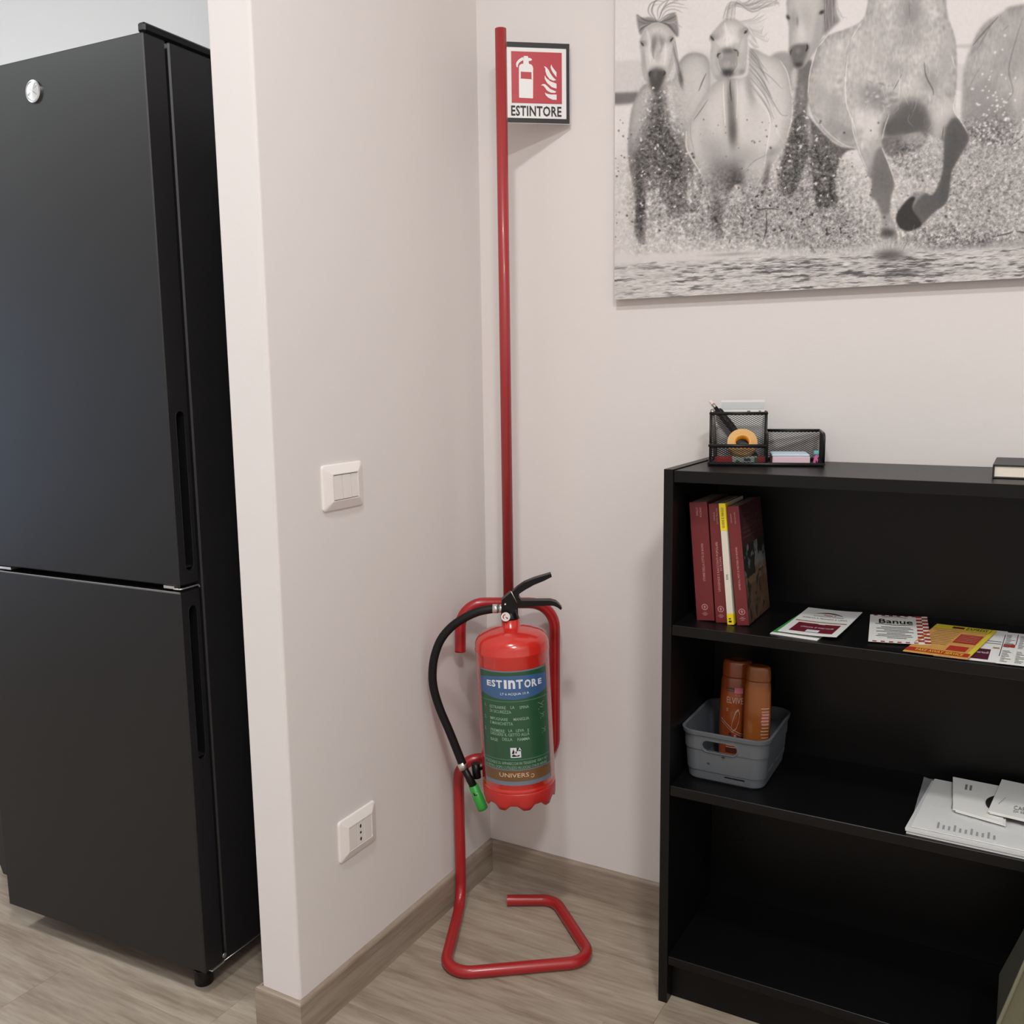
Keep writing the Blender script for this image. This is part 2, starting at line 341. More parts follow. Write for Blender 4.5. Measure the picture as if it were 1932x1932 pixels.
# partition between the corner and the fridge niche
TP, LP = .0953, .7003
mb = MB(); r_ = .006; n_ = 5; q = [(-TP, .0), (0, .0)]
q += [(-r_+r_*math.cos(-a*math.pi/2/n_), -LP+r_+r_*math.sin(-a*math.pi/2/n_)) for a in range(n_+1)]
q += [(-TP+r_-r_*math.sin(a*math.pi/2/n_), -LP+r_-r_*math.cos(a*math.pi/2/n_)) for a in range(n_+1)]
mb.prism(q, lambda x, y, d: (x, y, d), 0, H); struct('wall_left', mb, 'wall')
bt, bh = .0100, .0811
def skirting(name, pts):
    "rounded-top board swept along a mitred floor line (board grows to the right of the line)"
    prof = [(0, 0), (bt, 0), (bt, bh-.006), (bt-.0012, bh-.0028), (bt-.0038, bh-.0006), (bt-.006, bh), (0, bh)]; vs = []
    P = [Vector((*p, 0)) for p in pts]; n = len(P)
    for i, p in enumerate(P):
        ds = [(P[j+1]-P[j]).normalized() for j in (i-1, i) if 0 <= j < n-1]; ns = [Vector((d.y, -d.x, 0)) for d in ds]
        b = ns[0] if len(ns) == 1 else (ns[0]+ns[1])/(1+ns[0].dot(ns[1]))
        vs += [p+b*u+Vector((0, 0, z)) for u, z in prof]
    m = len(prof); mb = MB().add(vs, [(i*m+k, i*m+(k+1) % m, (i+1)*m+(k+1) % m, (i+1)*m+k) for i in range(n-1) for k in range(m)]+[tuple(range(m)), tuple(range((n-1)*m, n*m))[::-1]])
    return struct(name, mb, 'base')
skirting('baseboard_left', [(-TP, -.012), (-TP, -LP), (0, -LP), (0, -.0003)][::-1] if False else [(0, 0), (0, -LP), (-TP, -LP), (-TP, 0)][::1][::-1])
skirting('baseboard_back', [(bt+.0004, 0), (XR, 0)])
skirting('baseboard_kitchen', [(XL, -.001), (-TP-bt-.0004, -.001)])
skirting('baseboard_right', [(XR, -bt-.0004), (XR, YF)])

# ceiling lamps; the one behind the viewpoint is an added, unseen fill
for (p, pw, rad, colr), lab in zip(LAMPS, ('round white ceiling lamp above the extinguisher corner', 'round white ceiling lamp above the kitchen side', 'added round white fill lamp on the ceiling behind the viewpoint near the room door')):
    t = thing('ceiling_lamp', lab, 'lamp', p)
    MB().lathe([(.001, H-p[2]), (rad+.03, H-p[2]), (rad+.03, .012), (rad+.005, .0), (rad+.003, .012), (.001, .012)], 40).build('lamp_housing', 'frame', t)
    L = bpy.data.lights.new('lamp_light', 'AREA'); L.shape = 'DISK'; L.size = rad*2; L.energy = pw; L.color = colr
    lo = bpy.data.objects.new('lamp_light', L); C.objects.link(lo); lo.location = (p[0], p[1], p[2]+.006)

# ================================================================== FRIDGE
FA = .0549
fr = thing('refrigerator', 'tall dark graphite two-door fridge freezer with round silver badge', 'refrigerator', (-.2420, -.708, 0), FA)
fw, ftop, fbot = .590, 1.8265, .0600
MB().box(-fw, 0, .0577, .610, .0544, ftop-.001, .003).build('cabinet', 'fridge_side', fr)
MB().box(-fw+.02, -.02, .050, .060, .09, ftop-.03).build('door_gasket', 'rubber', fr)
def fridge_door(name, z0, z1, s0, s1, lab):
    d = MB().box(-fw, 0, 0, .0505, z0, z1, .0022).build(name, ['fridge', 'fridge_side', 'fridge_in'], fr)
    for p_ in d.data.polygons:
        if p_.normal.x > .5 or p_.normal.z > .9 or p_.normal.z < -.9: p_.material_index = 1
    k = MB(); n = 8; w_ = .0105; yc = .0285; pts = []
    rr = w_
    for a in range(n+1): pts.append((yc+w_*math.cos(a*math.pi/n), s1-rr+rr*math.sin(a*math.pi/n)))
    for a in range(n+1): pts.append((yc-w_*math.cos(a*math.pi/n), s0+rr-rr*math.sin(a*math.pi/n)))
    k.mi = 2; k.prism(pts, lambda a, b, c: (c, a, b), -.026, .01)
    kk = k.build('cutter', ['fridge', 'fridge_side', 'fridge_in'], fr); boolean_cut(d, [kk])
    rim = MB(); P = [(.0002, a, b) for a, b in pts]; rim.tube(P+[P[0]], .00055, 6, False); rim.build('handle_rim', 'fridge_side', d)
    lip = MB(); lip.box(-.024, -.002, yc-w_+.001, yc+w_-.001, s0+.006, s0+.008); lip.build('handle_lip', 'fridge', d)
    return d
du = fridge_door('upper_door', .8500, ftop-.002, .8755, 1.176, '')
dl = fridge_door('lower_door', fbot, .8375, .5005, .808, '')
MB().box(-fw+.002, -.001, .0008, .003, .8372, .8382).build('door_edge_glint', 'alu', dl)  # added silver strip stands in for the highlight along this edge
# round badge on the upper door
bx_, bz_, br = -.2827, 1.765, .0200
bd = MB(); bd.smooth = False
bd.add([(bx_+br*1.0*math.cos(a*math.pi/20), 0, bz_+br*math.sin(a*math.pi/20)) for a in range(40)]+[(bx_+br*math.cos(a*math.pi/20), -.0030, bz_+br*math.sin(a*math.pi/20)) for a in range(40)]
    + [(bx_+br*.86*math.cos(a*math.pi/20), -.0042, bz_+br*.86*math.sin(a*math.pi/20)) for a in range(40)]+[(bx_+br*.80*math.cos(a*math.pi/20), -.0034, bz_+br*.80*math.sin(a*math.pi/20)) for a in range(40)]+[(bx_, -.0042, bz_)],
    [(k*40+a, k*40+(a+1) % 40, (k+1)*40+(a+1) % 40, (k+1)*40+a) for k in range(3) for a in range(40)]+[(120+a, 120+(a+1) % 40, 160) for a in range(40)])
o = bd.build('badge', mat('badge_steel', (.82,.82,.83), .25, 1.0), du)
mk = MB()
for a in (35, 60, -35, 150, -150, 200):
    a = math.radians(a); mk.add([(bx_+math.cos(a)*br*.12-.0005, -.0046, bz_+math.sin(a)*br*.12), (bx_+math.cos(a)*br*.12+.0005, -.0046, bz_+math.sin(a)*br*.12+.0006), (bx_+math.cos(a)*br*.74+.0006, -.0039, bz_+math.sin(a)*br*.74), (bx_+math.cos(a)*br*.74-.0006, -.0039, bz_+math.sin(a)*br*.74+.0006)], [(0, 1, 2, 3)])
o2 = mk.build('badge_mark', 'ferrule', du)
# trims, hinges, feet
MB().box(-.0165, .0012, .004, .600, ftop-.0005, 1.8425, .0035).build('top_trim', 'blackp', fr)
MB().box(-.60, -.482, .004, .03, .8415, .8475, .0006).build('hinge_plate', 'alu', fr)['label'] = 'silver metal plate in the gap between the doors'
hb = MB(); hb.box(-.0445, -.0175, .003, .02, .8425, .8490, .0008); hb.tube(fillet([(-.014, -.0004, .8445), (.0012, .0012, .8442), (.0018, .046, .8445), (.0018, .0485, .8400)], .006, 5), .0017, 8); hb.build('hinge_bracket', 'alu', fr)
mb = MB(); mb.box(-.035, .0006, .018, .052, .0535, .0565, .0006); mb.tube([(.0006, .052, .058), (.0006, .12, .0548), (.0006, .19, .0545)], .0008, 6); mb.tube([(.0008, .052, .070), (.003, .052, .070)], .005, 10); mb.build('lower_hinge', 'alu', fr)
for x_, y_ in ((-.0518, .045), (-fw+.06, .13), (-.0518, .55), (-fw+.05, .55)):
    mb = MB(); mb.lathe([(0, 0), (.0185, 0), (.019, .002), (.019, .030), (.0175, .033), (.006, .034), (.006, .0545), (0, .0545)], 20, (x_, y_, 0)); mb.build('foot', 'blackp', fr)
# dark unit left of the fridge
zt9 = at_y(2, 1509, -.6036).z
t = thing('storage_bin', 'low dark tapered bin on the floor just behind the left side of the fridge', 'bin', (-.975, -.49, 0)); I = inv(t)
mb = MB(); lo_ = [(-1.0785, -.6036), (-.880, -.6036), (-.880, -.40), (-1.0785, -.40)]; hi_ = [(-1.135, -.62), (-.865, -.62), (-.865, -.37), (-1.135, -.37)]; in_ = [(-1.120, -.605), (-.880, -.605), (-.880, -.385), (-1.120, -.385)]; ib_ = [(-1.070, -.590), (-.890, -.590), (-.890, -.41), (-1.070, -.41)]
mb.add([(*p, 0) for p in lo_]+[(*p, zt9) for p in hi_]+[(*p, zt9) for p in in_]+[(*p, .01) for p in ib_], [(3, 2, 1, 0)]+[(k*4+i, k*4+(i+1) % 4, k*4+4+(i+1) % 4, k*4+4+i) for k in range(3) for i in range(4)]+[(12, 13, 14, 15)]); mb.build('bin_body', 'fridge_side', t, I)
MB().tube([(x, y, zt9) for x, y in hi_+hi_[:1]], .004, 8, False).build('bin_rim', 'blackp', t, I)

# ================================================================== WALL PLATES
def plate(name, label, cat, y0, y1, z0, z1):
    t = thing(name, label, cat, (0, (y0+y1)/2, (z0+z1)/2)); I = inv(t); yc, zc = (y0+y1)/2, (z0+z1)/2; hw, hh = (y1-y0)/2, (z1-z0)/2
    iw, ih = hw*.605, hh*.545; n = 6; rc = .007
    def rr(w, h, r, x):
        out = []
        for cx, cz, a0 in ((w-r, h-r, 0), (-w+r, h-r, 90), (-w+r, -h+r, 180), (w-r, -h+r, 270)):
            for k in range(n+1):
                a = math.radians(a0+90*k/n); out.append((x, yc+cx+r*math.cos(a), zc+cz+r*math.sin(a)))
        return out
    L_ = [rr(hw, hh, rc, .0002), rr(hw, hh, rc, .003), rr(hw-.0015, hh-.0015, rc-.001, .0045), rr(iw+.0022, ih+.0022, .002, .0112), rr(iw+.0006, ih+.0006, .001, .0112), rr(iw, ih, .001, .006)]
    m = len(L_[0]); mb = MB(); mb.add([p for l in L_ for p in l], [(k*m+i, k*m+(i+1) % m, (k+1)*m+(i+1) % m, (k+1)*m+i) for k in range(5) for i in range(m)]+[tuple(range(m))])
    mb.build('cover_plate', 'switch', t, I)
    MB().box(.0002, .0060, yc-iw, yc+iw, zc-ih, zc+ih).build('insert_back', 'hole', t, I)
    return t, I, yc, zc, iw, ih
t, I, yc, zc, iw, ih = plate('light_switch', 'white square-cornered light switch with rockers on the partition wall', 'switch', -.5795, -.4625, .9875, 1.0735)
for a, b, x_ in ((-1, -.30, .0112), (-.28, .42, .0112), (.44, 1, .0104)):
    mb = MB(); y0, y1 = yc+iw*a+.0004, yc+iw*b-.0004
    mb.add([(x, y, z) for x, y, z in [(.006, y0, zc-ih+.0005), (.006, y1, zc-ih+.0005), (.006, y1, zc+ih-.0005), (.006, y0, zc+ih-.0005), (x_+.001, y0+.0006, zc-ih+.001), (x_+.001, y1-.0006, zc-ih+.001), (x_-.001, y1-.0006, zc+ih-.001), (x_-.001, y0+.0006, zc+ih-.001)]],
           [(0, 1, 5, 4), (1, 2, 6, 5), (2, 3, 7, 6), (3, 0, 4, 7), (4, 5, 6, 7)])
    mb.build('rocker' if b < .9 else 'blank_module', 'rocker', t, I)
t, I, yc, zc, iw, ih = plate('wall_socket', 'white wall socket with three vertical holes low on the partition wall', 'socket', -.5755, -.4605, .2925, .3785)
for k, (a, b) in enumerate(((-1, -.30), (-.28, .30), (.32, 1))):
    mb = MB().box(.006, .0106, yc+iw*a+.0003, yc+iw*b-.0003, zc-ih+.0004, zc+ih-.0004, .0006); o = mb.build('socket_module' if k == 1 else 'blank_module', 'rocker', t, I)
    if k == 1:
        for dz in (.0135, 0, -.0135):
            hm = MB(); fn = lambda a, b: (.01075, yc+a, zc+b); disc(hm, 0, dz, .0026, fn, 14, .0040 if dz else .0026); hm.build('socket_hole', 'hole', o, I)

# ================================================================== EXTINGUISHER STAND
SA = math.radians(39.5); PP = Vector((.1180, -.0990, 0)); SN = (-math.sin(SA), math.cos(SA), 0)
def sp(px, py): return at_plane(px, py, PP, SN)
st = thing('extinguisher_stand', 'red tubular floor stand with tall pole in the corner', 'stand', (PP.x, PP.y, 0)); I = inv(st)
RT = .0125
post = sp(866, 1640); post.x = max(post.x, .0245)
a0 = sp(866, 1430); a0.x, a0.y = post.x, post.y
up = [sp(868.5, 1229), sp(868.5, 1137.5), sp(1046.5, 1137.5), sp(1046.5, 1432), a0]
fl = [Vector((post.x, post.y, RT)), at_z(835, 1839, RT), at_z(1122, 1813, RT), at_z(1047, 1698, RT), at_z(957, 1698.5, RT)]
for p in fl: p.z = RT
path = fillet(up+fl, [.062, .062, .045, .045, .055, .050, .045, .045], 9)
mb = MB(); mb.tube(path, RT, 20, False); mb.build('bent_tube', 'red', st, I)
for a, b in ((path[0], path[1]), (path[-1], path[-2])):
    d = (b-a).normalized(); a_ = d.orthogonal().normalized(); b_ = d.cross(a_); vs = []; o = a-d*.0004
    for r, q in ((RT, .003), (RT, 0), (RT-.0018, 0), (RT-.0018, .030), (.0001, .030)):
        vs += [o+d*q+(a_*math.cos(k*math.pi/10)+b_*math.sin(k*math.pi/10))*r for k in range(20)]
    MB().add(vs, [(i*20+k, i*20+(k+1) % 20, (i+1)*20+(k+1) % 20, (i+1)*20+k) for i in range(4) for k in range(20)]).build('tube_end', 'pole', st, I)
pt = sp(953, 55).z; mb = MB(); mb.tube([(PP.x, PP.y, sp(954, 1137.5).z+.006), (PP.x, PP.y, pt)], .0119, 20); mb.build('pole', 'pole', st, I)

# ---- the sign on the pole
SD = Vector((math.cos(SA-.03), math.sin(SA-.03), 0)); SNn = Vector((SD.y, -SD.x, 0))      # along the sign, and its normal towards the room
zt, zb = (sp(975, 80.5).z+sp(1072, 84).z)/2, (sp(975, 233.5).z+sp(1072, 234.8).z)/2
q = at_plane(1075.5, 160, PP, (-SD.y, SD.x, 0)); sw = (q-PP).to_2d().length
sg = thing('extinguisher_sign', 'red and white ESTINTORE sign flag fixed to the top of the red pole', 'sign', (PP.x, PP.y, (zt+zb)/2)); I = inv(sg)
def sf(x, z, d=.0022): return tuple(Vector((PP.x, PP.y, 0))+SD*x+SNn*d+Vector((0, 0, z)))
x0s = .0122
def sbox(mb, x0, x1, z0, z1, d0, d1): return mb.add([sf(x, z, d) for d in (d0, d1) for z in (z0, z1) for x in (x0, x1)], [(0, 1, 3, 2), (4, 6, 7, 5), (0, 4, 5, 1), (2, 3, 7, 6), (0, 2, 6, 4), (1, 5, 7, 3)])
sbox(MB(), x0s, sw, zb, zt, -.0012, .0008).build('sign_panel', 'sign_w', sg, I)
hgt = zt-zb; K = hgt/(233.5-81.5)          # metres per photo pixel on the sign
fb = MB(); fn = lambda x, z: sf(x, z, .0016)
X = lambda px: sw-(1075.5-px)*sw/(1075.5-953.3)
Z = lambda py: zt-(py-81)*hgt/153.
rect(fb, x0s, sw-.0013, Z(90.5), Z(81), fn); rect(fb, x0s, sw-.0013, Z(233.2), Z(224.3), fn); rect(fb, X(1068.5), sw-.0013, Z(224.3), Z(90.5), fn)
fb.build('black_border', 'ink_k', sg, I)
fb = MB(); rect(fb, X(971), X(1060.5), Z(195.5), Z(98.5), fn); o = fb.build('red_panel', 'sign_r', sg, I)
fn2 = lambda x, z: sf(x, z, .0020); ic = MB()
def ip(u, v): return (X(900+u/7.155), Z(30+v/7.155))          # image pixel coordinates of the enlarged sign
def ipoly(pts): poly(ic, [ip(*p) for p in pts], fn2)
ipoly([(602, 1116), (602, 855), (782, 862), (778, 1120)]); ipoly([(602, 855), (603, 760), (626, 760), (626, 852)]); ipoly([(762, 856), (762, 765), (782, 765), (782, 862)])
ipoly([(603, 762), (604, 700), (612, 676), (632, 660), (660, 652), (730, 652), (760, 662), (778, 684), (784, 715), (782, 766)])
ipoly([(660, 652), (660, 600), (672, 560), (720, 560), (726, 600), (730, 652)]); ipoly([(662, 566), (668, 550), (716, 550), (722, 560)])
ipoly([(722, 574), (742, 574), (758, 582), (770, 592), (766, 606), (742, 616), (724, 616)])
ipoly([(664, 568), (640, 572), (602, 600), (575, 635), (568, 664), (572, 700), (590, 706), (590, 680), (602, 650), (632, 622), (664, 606)])
for P_ in ([(1014, 650), (1030, 690), (1080, 755), (1080, 822), (1040, 770), (1015, 725), (1005, 690)], [(918, 678), (950, 690), (982, 730), (1004, 778), (1035, 822), (1076, 862), (1040, 872), (990, 850), (955, 800), (940, 750), (938, 710)],
           [(930, 800), (950, 838), (1000, 880), (1080, 910), (1080, 978), (1020, 960), (960, 905), (930, 850)], [(880, 940), (905, 920), (935, 922), (965, 950), (1000, 985), (1076, 1018), (1060, 1036), (1010, 1036), (960, 1010), (930, 965), (910, 942)],
           [(930, 1034), (960, 1052), (1010, 1060), (1080, 1058), (1080, 1130), (1030, 1130), (975, 1105), (940, 1070)]): ipoly(P_)
ic.build('pictogram', 'sign_w', o, I)
tx = MB(); put_text(tx, 'ESTINTORE', X(969.8), X(1059.6), Z(220.3), Z(200.6), lambda x, z: sf(x, z, .0016), .022, 1.06); tx.build('lettering', 'ink_k', sg, I)

# ================================================================== FIRE EXTINGUISHER (hangs on the stand, leaning a little)
LAM = math.radians(2.2); a_ = Vector((math.cos(YAW), math.sin(YAW), 0)); y_ = Vector((-math.sin(YAW), math.cos(YAW), 0)); z_ = Vector((0, 0, 1))
c_ = z_*math.cos(LAM)-a_*math.sin(LAM); a2 = a_*math.cos(LAM)+z_*math.sin(LAM)
EM = Matrix((a2, y_, c_)).transposed().to_4x4(); EM.translation = CAM+ray(967, 1240)*2.02
RB = .0795
def L(px, py, y=0.):
    I = EM.inverted(); o = I @ CAM; d = (I.to_3x3() @ ray(px, py)); t = (y-o.y)/d.y; return o+d*t
zb_ = L(975, 1532, -RB).z; EM.translation = EM @ Vector((0, 0, zb_))
def cyl(px, py, r=RB):
    I = EM.inverted(); o = I @ CAM; d = (I.to_3x3() @ ray(px, py)); A = d.x**2+d.y**2; B = 2*(o.x*d.x+o.y*d.y); Cc = o.x**2+o.y**2-r*r
    t = (-B-math.sqrt(max(B*B-4*A*Cc, 0)))/2/A; p = o+d*t; return math.atan2(p.x, -p.y), p.z
ex = thing('fire_extinguisher', 'red fire extinguisher with green and blue label hanging on the red stand', 'extinguisher', mat4=EM)
zs = L(972, 1239, -RB).z; zl = L(976, 1500, -RB).z; zn = L(965, 1181).z; zk = L(965, 1167).z; hd = zn-zs
mb = MB(); mb.lathe([(0, zl-.004), (RB-.004, zl-.004), (RB-.001, zl), (RB, zl+.002), (RB, zl+.006), (RB-.0012, zl+.008), (RB-.0012, zl+.010), (RB, zl+.012), (RB, zs-.006), (RB+.0008, zs-.004), (RB+.0008, zs-.001), (RB-.0002, zs+.001), (RB-.0005, zs+.25*hd),
    (RB-.003, zs+.42*hd), (RB-.009, zs+.60*hd), (RB-.020, zs+.76*hd), (RB-.035, zs+.88*hd), (RB-.050, zs+.955*hd), (.021, zs+.985*hd), (.0195, zn), (.0195, zk), (0, zk)], 72)
mb.build('cylinder', 'body', ex)
mb = MB(); mb.smooth = True; ns = 180; ph0 = cyl(947, 1528)[0]; prof = []
vs = []
for k in range(ns):
    t = 2*math.pi*k/ns; e = min(1., max(0., (.5-.5*math.cos(9*(t-ph0)))*1.5-.22))*.0105
    for r, z in ((RB-.0045, e), (RB-.0025, e), (RB-.0006, .010+e*.3), (RB+.0004, zl-.003), (RB-.0008, zl), (RB-.006, zl)): vs.append((r*math.sin(t), -r*math.cos(t), z))
    vs.append(((RB-.006)*math.sin(t), -(RB-.006)*math.cos(t), e))
mb.add(vs, [(k*7+i, k*7+i+1, ((k+1) % ns)*7+i+1, ((k+1) % ns)*7+i) for k in range(ns) for i in range(6)]+[(k*7, ((k+1) % ns)*7, ((k+1) % ns)*7+6, k*7+6) for k in range(ns)])
mb.build('foot_ring', 'foot', ex)
# label
zt_, zb2 = cyl(972, 1266)[1], cyl(976, 1482.5)[1]; A0, A1 = cyl(907.5, 1300)[0], cyl(1031.5, 1290)[0]
def lf(d): return lambda p, z: ((RB+d)*math.sin(p), -(RB+d)*math.cos(p), z)
mb = MB(); rect(mb, A0, A1, zb2, zt_, lf(.0004), 36, 1); lab = mb.build('label', 'lgrey', ex)
def zc_(py): return cyl(974, py)[1]
def band(nm, m, p0, p1, f0, f1, d, n=36):
    mb = MB(); vs = []; fn = lf(d)
    for i in range(n+1):
        p = p0+(p1-p0)*i/n; s = (2*i/n-1)**2; vs += [fn(p, f0(s)), fn(p, f1(s))]
    mb.add(vs, [(2*i, 2*i+2, 2*i+3, 2*i+1) for i in range(n)]); return mb.build(nm, m, lab)
e_ = .035; kz = (zt_-zb2)/(1482.5-1266)
band('green_field', 'lgreen', A0+e_, A1-e_, lambda s: zc_(1452), lambda s: zt_-2.5*kz, .0006)
band('blue_field', 'lblue', A0+e_, A1-e_, lambda s: zc_(1320)+s*10*kz, lambda s: zc_(1275)-s*6*kz, .0008)
band('rule', 'lline', A0+e_, A1-e_, lambda s: zc_(1324.2), lambda s: zc_(1323), .0008)
band('rule', 'lline', A0+e_, A1-e_, lambda s: zc_(1434.2), lambda s: zc_(1433), .0008)
band('brown_field', 'lbrown', A0+e_, A1-e_, lambda s: zc_(1474.5), lambda s: zc_(1454), .0008)
T = {}
def ct(key, s, x0, x1, y0, y1, bold=.0, d=.0011, sp=1.):
    xm = (x0+x1)/2; ym = (y0+y1)/2; put_text(T.setdefault(key, MB()), s, cyl(x0, ym)[0], cyl(x1, ym)[0], cyl(xm, y1)[1], cyl(xm, y0)[1], lf(d), bold, sp)
ox, oy, kq = 900, 1250, 12.88
for ch, x0, x1, y0, y1 in (('E',250,352,420,555), ('S',364,452,415,585), ('T',470,612,430,618), ('I',655,722,425,636), ('n',758,925,425,640), ('T',950,1112,415,634), ('O',1145,1302,404,606), ('R',1322,1445,386,572), ('E',1472,1556,376,512)):
    ct('ink_w', ch, ox+x0/kq, ox+x1/kq, oy+y0/kq, oy+y1/kq, .035)
ct('ink_w', 'LT 6 ACQUA 13 A', ox+570/kq, ox+1262/kq, oy+735/kq, oy+800/kq, .008)
for num, yy in (('1.', 1013), ('2.', 1295), ('3.', 1580)): ct('ink_g', num, ox+205/kq, ox+240/kq, oy+(yy-45)/kq, oy+(yy+35)/kq)
for words, yy in (((('ESTRARRE', 322, 700), ('LA', 815, 910), ('SPINA', 1030, 1255)), 1085), ((('DI SICUREZZA', 328, 830),), 1195), ((('IMPUGNARE', 332, 750), ('MANIGLIA', 888, 1262)), 1370), ((('E MANICHETTA', 336, 872),), 1480),
                  ((('PREMERE', 342, 675), ('LA', 768, 860), ('LEVA', 950, 1142), ('E', 1228, 1262)), 1650), ((('DIRIGERE IL GETTO ALLA', 342, 1272),), 1755), ((('BASE', 345, 512), ('DELLA', 620, 860), ('FIAMMA', 980, 1280)), 1862)):
    for s, x0, x1 in words:
        dy = 14*math.sin(0) ; xm = (x0+x1)/2; dy = -.00006*(xm-760)**2
        ct('ink_g', s, ox+x0/kq, ox+x1/kq, oy+(yy-34+dy)/kq, oy+(yy+38+dy)/kq, .004)
ct('ink_g', 'UTILIZZABILE SU APPARECCHI IN TENSIONE 1000 V AD', 900+225/kq, 900+1690/kq, 1380+745/kq, 1380+812/kq); ct('ink_g', 'UN METRO. DOPO L\'UTILIZZO IN LOCALI CHIUSI AERARE', 900+235/kq, 900+1690/kq, 1380+845/kq, 1380+912/kq)
ct('ink_p', 'UNIVERS', 900+555/kq, 900+1262/kq, 1380+1018/kq, 1380+1118/kq, .0)
mb = T['ink_p']; p0, z0 = cyl(900+1345/kq, 1380+1062/kq); ring(mb, p0, z0, .0042/RB*.72, .0042/RB, lambda p, z: lf(.0011)(p, z0+(z-z0)*RB), 24, -2.7, 2.5)
# fire class icon and hand pictograms
ic = MB(); x0, x1 = cyl(900+815/kq, 1420)[0], cyl(900+1068/kq, 1420)[0]; rect(ic, x0, x1, zc_(1380+637/kq), zc_(1380+395/kq), lf(.0010), 3, 1); ic.build('class_icon', 'ink_w', lab)
ik = MB(); rect(ik, cyl(900+962/kq, 1412)[0], cyl(900+1080/kq, 1412)[0], zc_(1380+478/kq), zc_(1380+395/kq), lf(.0013)); 
fnk = lambda a, b: lf(.0013)(x0+(x1-x0)*a, zc_(1429.5)+(zc_(1410.7)-zc_(1429.5))*b)
for pts in ([(.12, .40), (.30, .88), (.40, .60), (.32, .38)], [(.10, .20), (.30, .34), (.55, .22), (.90, .30), (.80, .12), (.2, .10)], [(.45, .45), (.55, .72), (.62, .46)]): poly(ik, pts, fnk)
ik.build('class_icon_print', 'ink_k', lab); ct('ink_w', 'A', 900+995/kq, 900+1078/kq, 1380+385/kq, 1380+462/kq, .03, .0016)
pg = T['ink_g']
for cx, cy, s in ((1560, 990, 1.), (1590, 1240, .7), (1630, 1600, .7)):
    for pts in ([(-90, -25), (-20, 5), (50, -80)], [(-20, 5), (40, 30), (20, 80), (-40, 85)], [(-60, 120), (-80, 160)]):
        stroke(pg, [cyl(ox+(cx+x*s)/kq, oy+(cy+y*s)/kq) for x, y in pts], .012, lambda p, z: lf(.0011)(p, z)) if False else None
        q = [cyl(ox+(cx+x*s)/kq, oy+(cy+y*s)/kq) for x, y in pts]; stroke(pg, [(p*RB, z) for p, z in q], .0009, lambda u, z: lf(.0011)(u/RB, z))
for k, m in T.items(): m.build('lettering', k, lab)
# valve, levers, gauge
def vp(u, v): p = L(780+u/5.682, 1050+v/5.682); return (p.x, p.z)
def pr(pts, w0, w1): return MB().prism([vp(*p) for p in pts], lambda a, b, d: (a, d, b), w0, w1)
mb = pr([(945, 455), (1038, 378), (1062, 392), (1128, 470), (1098, 560), (1092, 592), (960, 592), (947, 560)], -.012, .012)
cz = L(965, 1167).z; cxn = 0
tz = vp(1050, 592)[1]; mb.lathe([(.0001, cz-.0005), (.0185, cz-.0005), (.0185, cz+.004), (.0150, cz+.010), (.0135, tz+.001), (.0001, tz+.002)], 28, (cxn, 0, 0))
mb.build('valve_body', 'blackp', ex)
mb = pr([(1060, 368), (1110, 325), (1185, 272), (1300, 225), (1472, 175), (1482, 208), (1400, 250), (1290, 295), (1200, 345), (1135, 388), (1128, 420), (1150, 450), (1110, 455), (1075, 420)], -.010, .010); mb.build('squeeze_lever', 'blackp', ex)
mb = pr([(1085, 462), (1470, 460), (1530, 478), (1562, 505), (1590, 540), (1578, 560), (1540, 532), (1500, 515), (1440, 512), (1085, 535)], -.0115, .0115); mb.build('carry_handle', 'blackp', ex)
g0 = L(953.9, 1164.0, -.021); mb = MB()
gm = MB(); gm.tube([(g0.x, -.008, g0.z), (g0.x, -.0195, g0.z)], .0106, 28); gm.build('gauge', 'blackp', ex)
gm = MB(); gm.tube([(g0.x, -.0195, g0.z), (g0.x, -.0208, g0.z)], .0098, 28); gf = gm.build('gauge_face', 'white_gauge', ex)
gm = MB(); ring(gm, g0.x, g0.z, .0040, .0062, lambda a, b: (a, -.0210, b), 14, 1.6, 3.9); gm.build('gauge_scale', 'redink', gf)
gm = MB(); poly(gm, [(g0.x-.001, g0.z+.001), (g0.x+.005, g0.z-.0025), (g0.x+.0035, g0.z-.0055)], lambda a, b: (a, -.0210, b)); gm.build('gauge_needle', 'ink_k', gf)
r0 = L(780+985/5.682, 1050+515/5.682, -.0125); mb = MB(); mb.lathe([(.0001, .0018), (.0018, .0013), (.0026, 0)], 14); bmv = [(r0.x+x, -.012-z, r0.z+y) for x, y, z in mb.v]; mb.v = bmv; mb.build('rivet', 'alu', ex)
q0, q1 = L(780+1045/5.682, 1050+372/5.682, -.013), L(780+1112/5.682, 1050+498/5.682, -.013); MB().tube([q0, q1], .0008, 8).build('safety_pin', 'alu', ex)
# hose
hp = [(931, 1148.5), (903, 1154), (875, 1166.5), (850, 1184.5), (831, 1208.5), (819.5, 1240), (816, 1272), (819, 1302), (830.5, 1339), (848, 1380), (866, 1425), (872.5, 1441)]
q0 = L(929, 1148.3, 0); q1 = L(948, 1148.3, 0)
mb = MB(); mb.tube([q0, q0.lerp(q1, .62)], .0098, 24); mb.tube([q0.lerp(q1, .62), q0.lerp(q1, .68)], .0070, 24); mb.tube([q0.lerp(q1, .68), q1], .0092, 24); mb.build('hose_coupling', 'alu', ex)
MB().tube(smooth_path([L(*p, 0) for p in hp], 8), .0092, 20).build('hose', 'rubber', ex)
n0, n1, n2, n3 = L(869.5, 1438, 0), L(875.5, 1450, 0), L(892.5, 1481, 0), L(911, 1526, 0)
MB().tube([n0, n1], .0100, 24).build('hose_clamp', 'alu', ex)
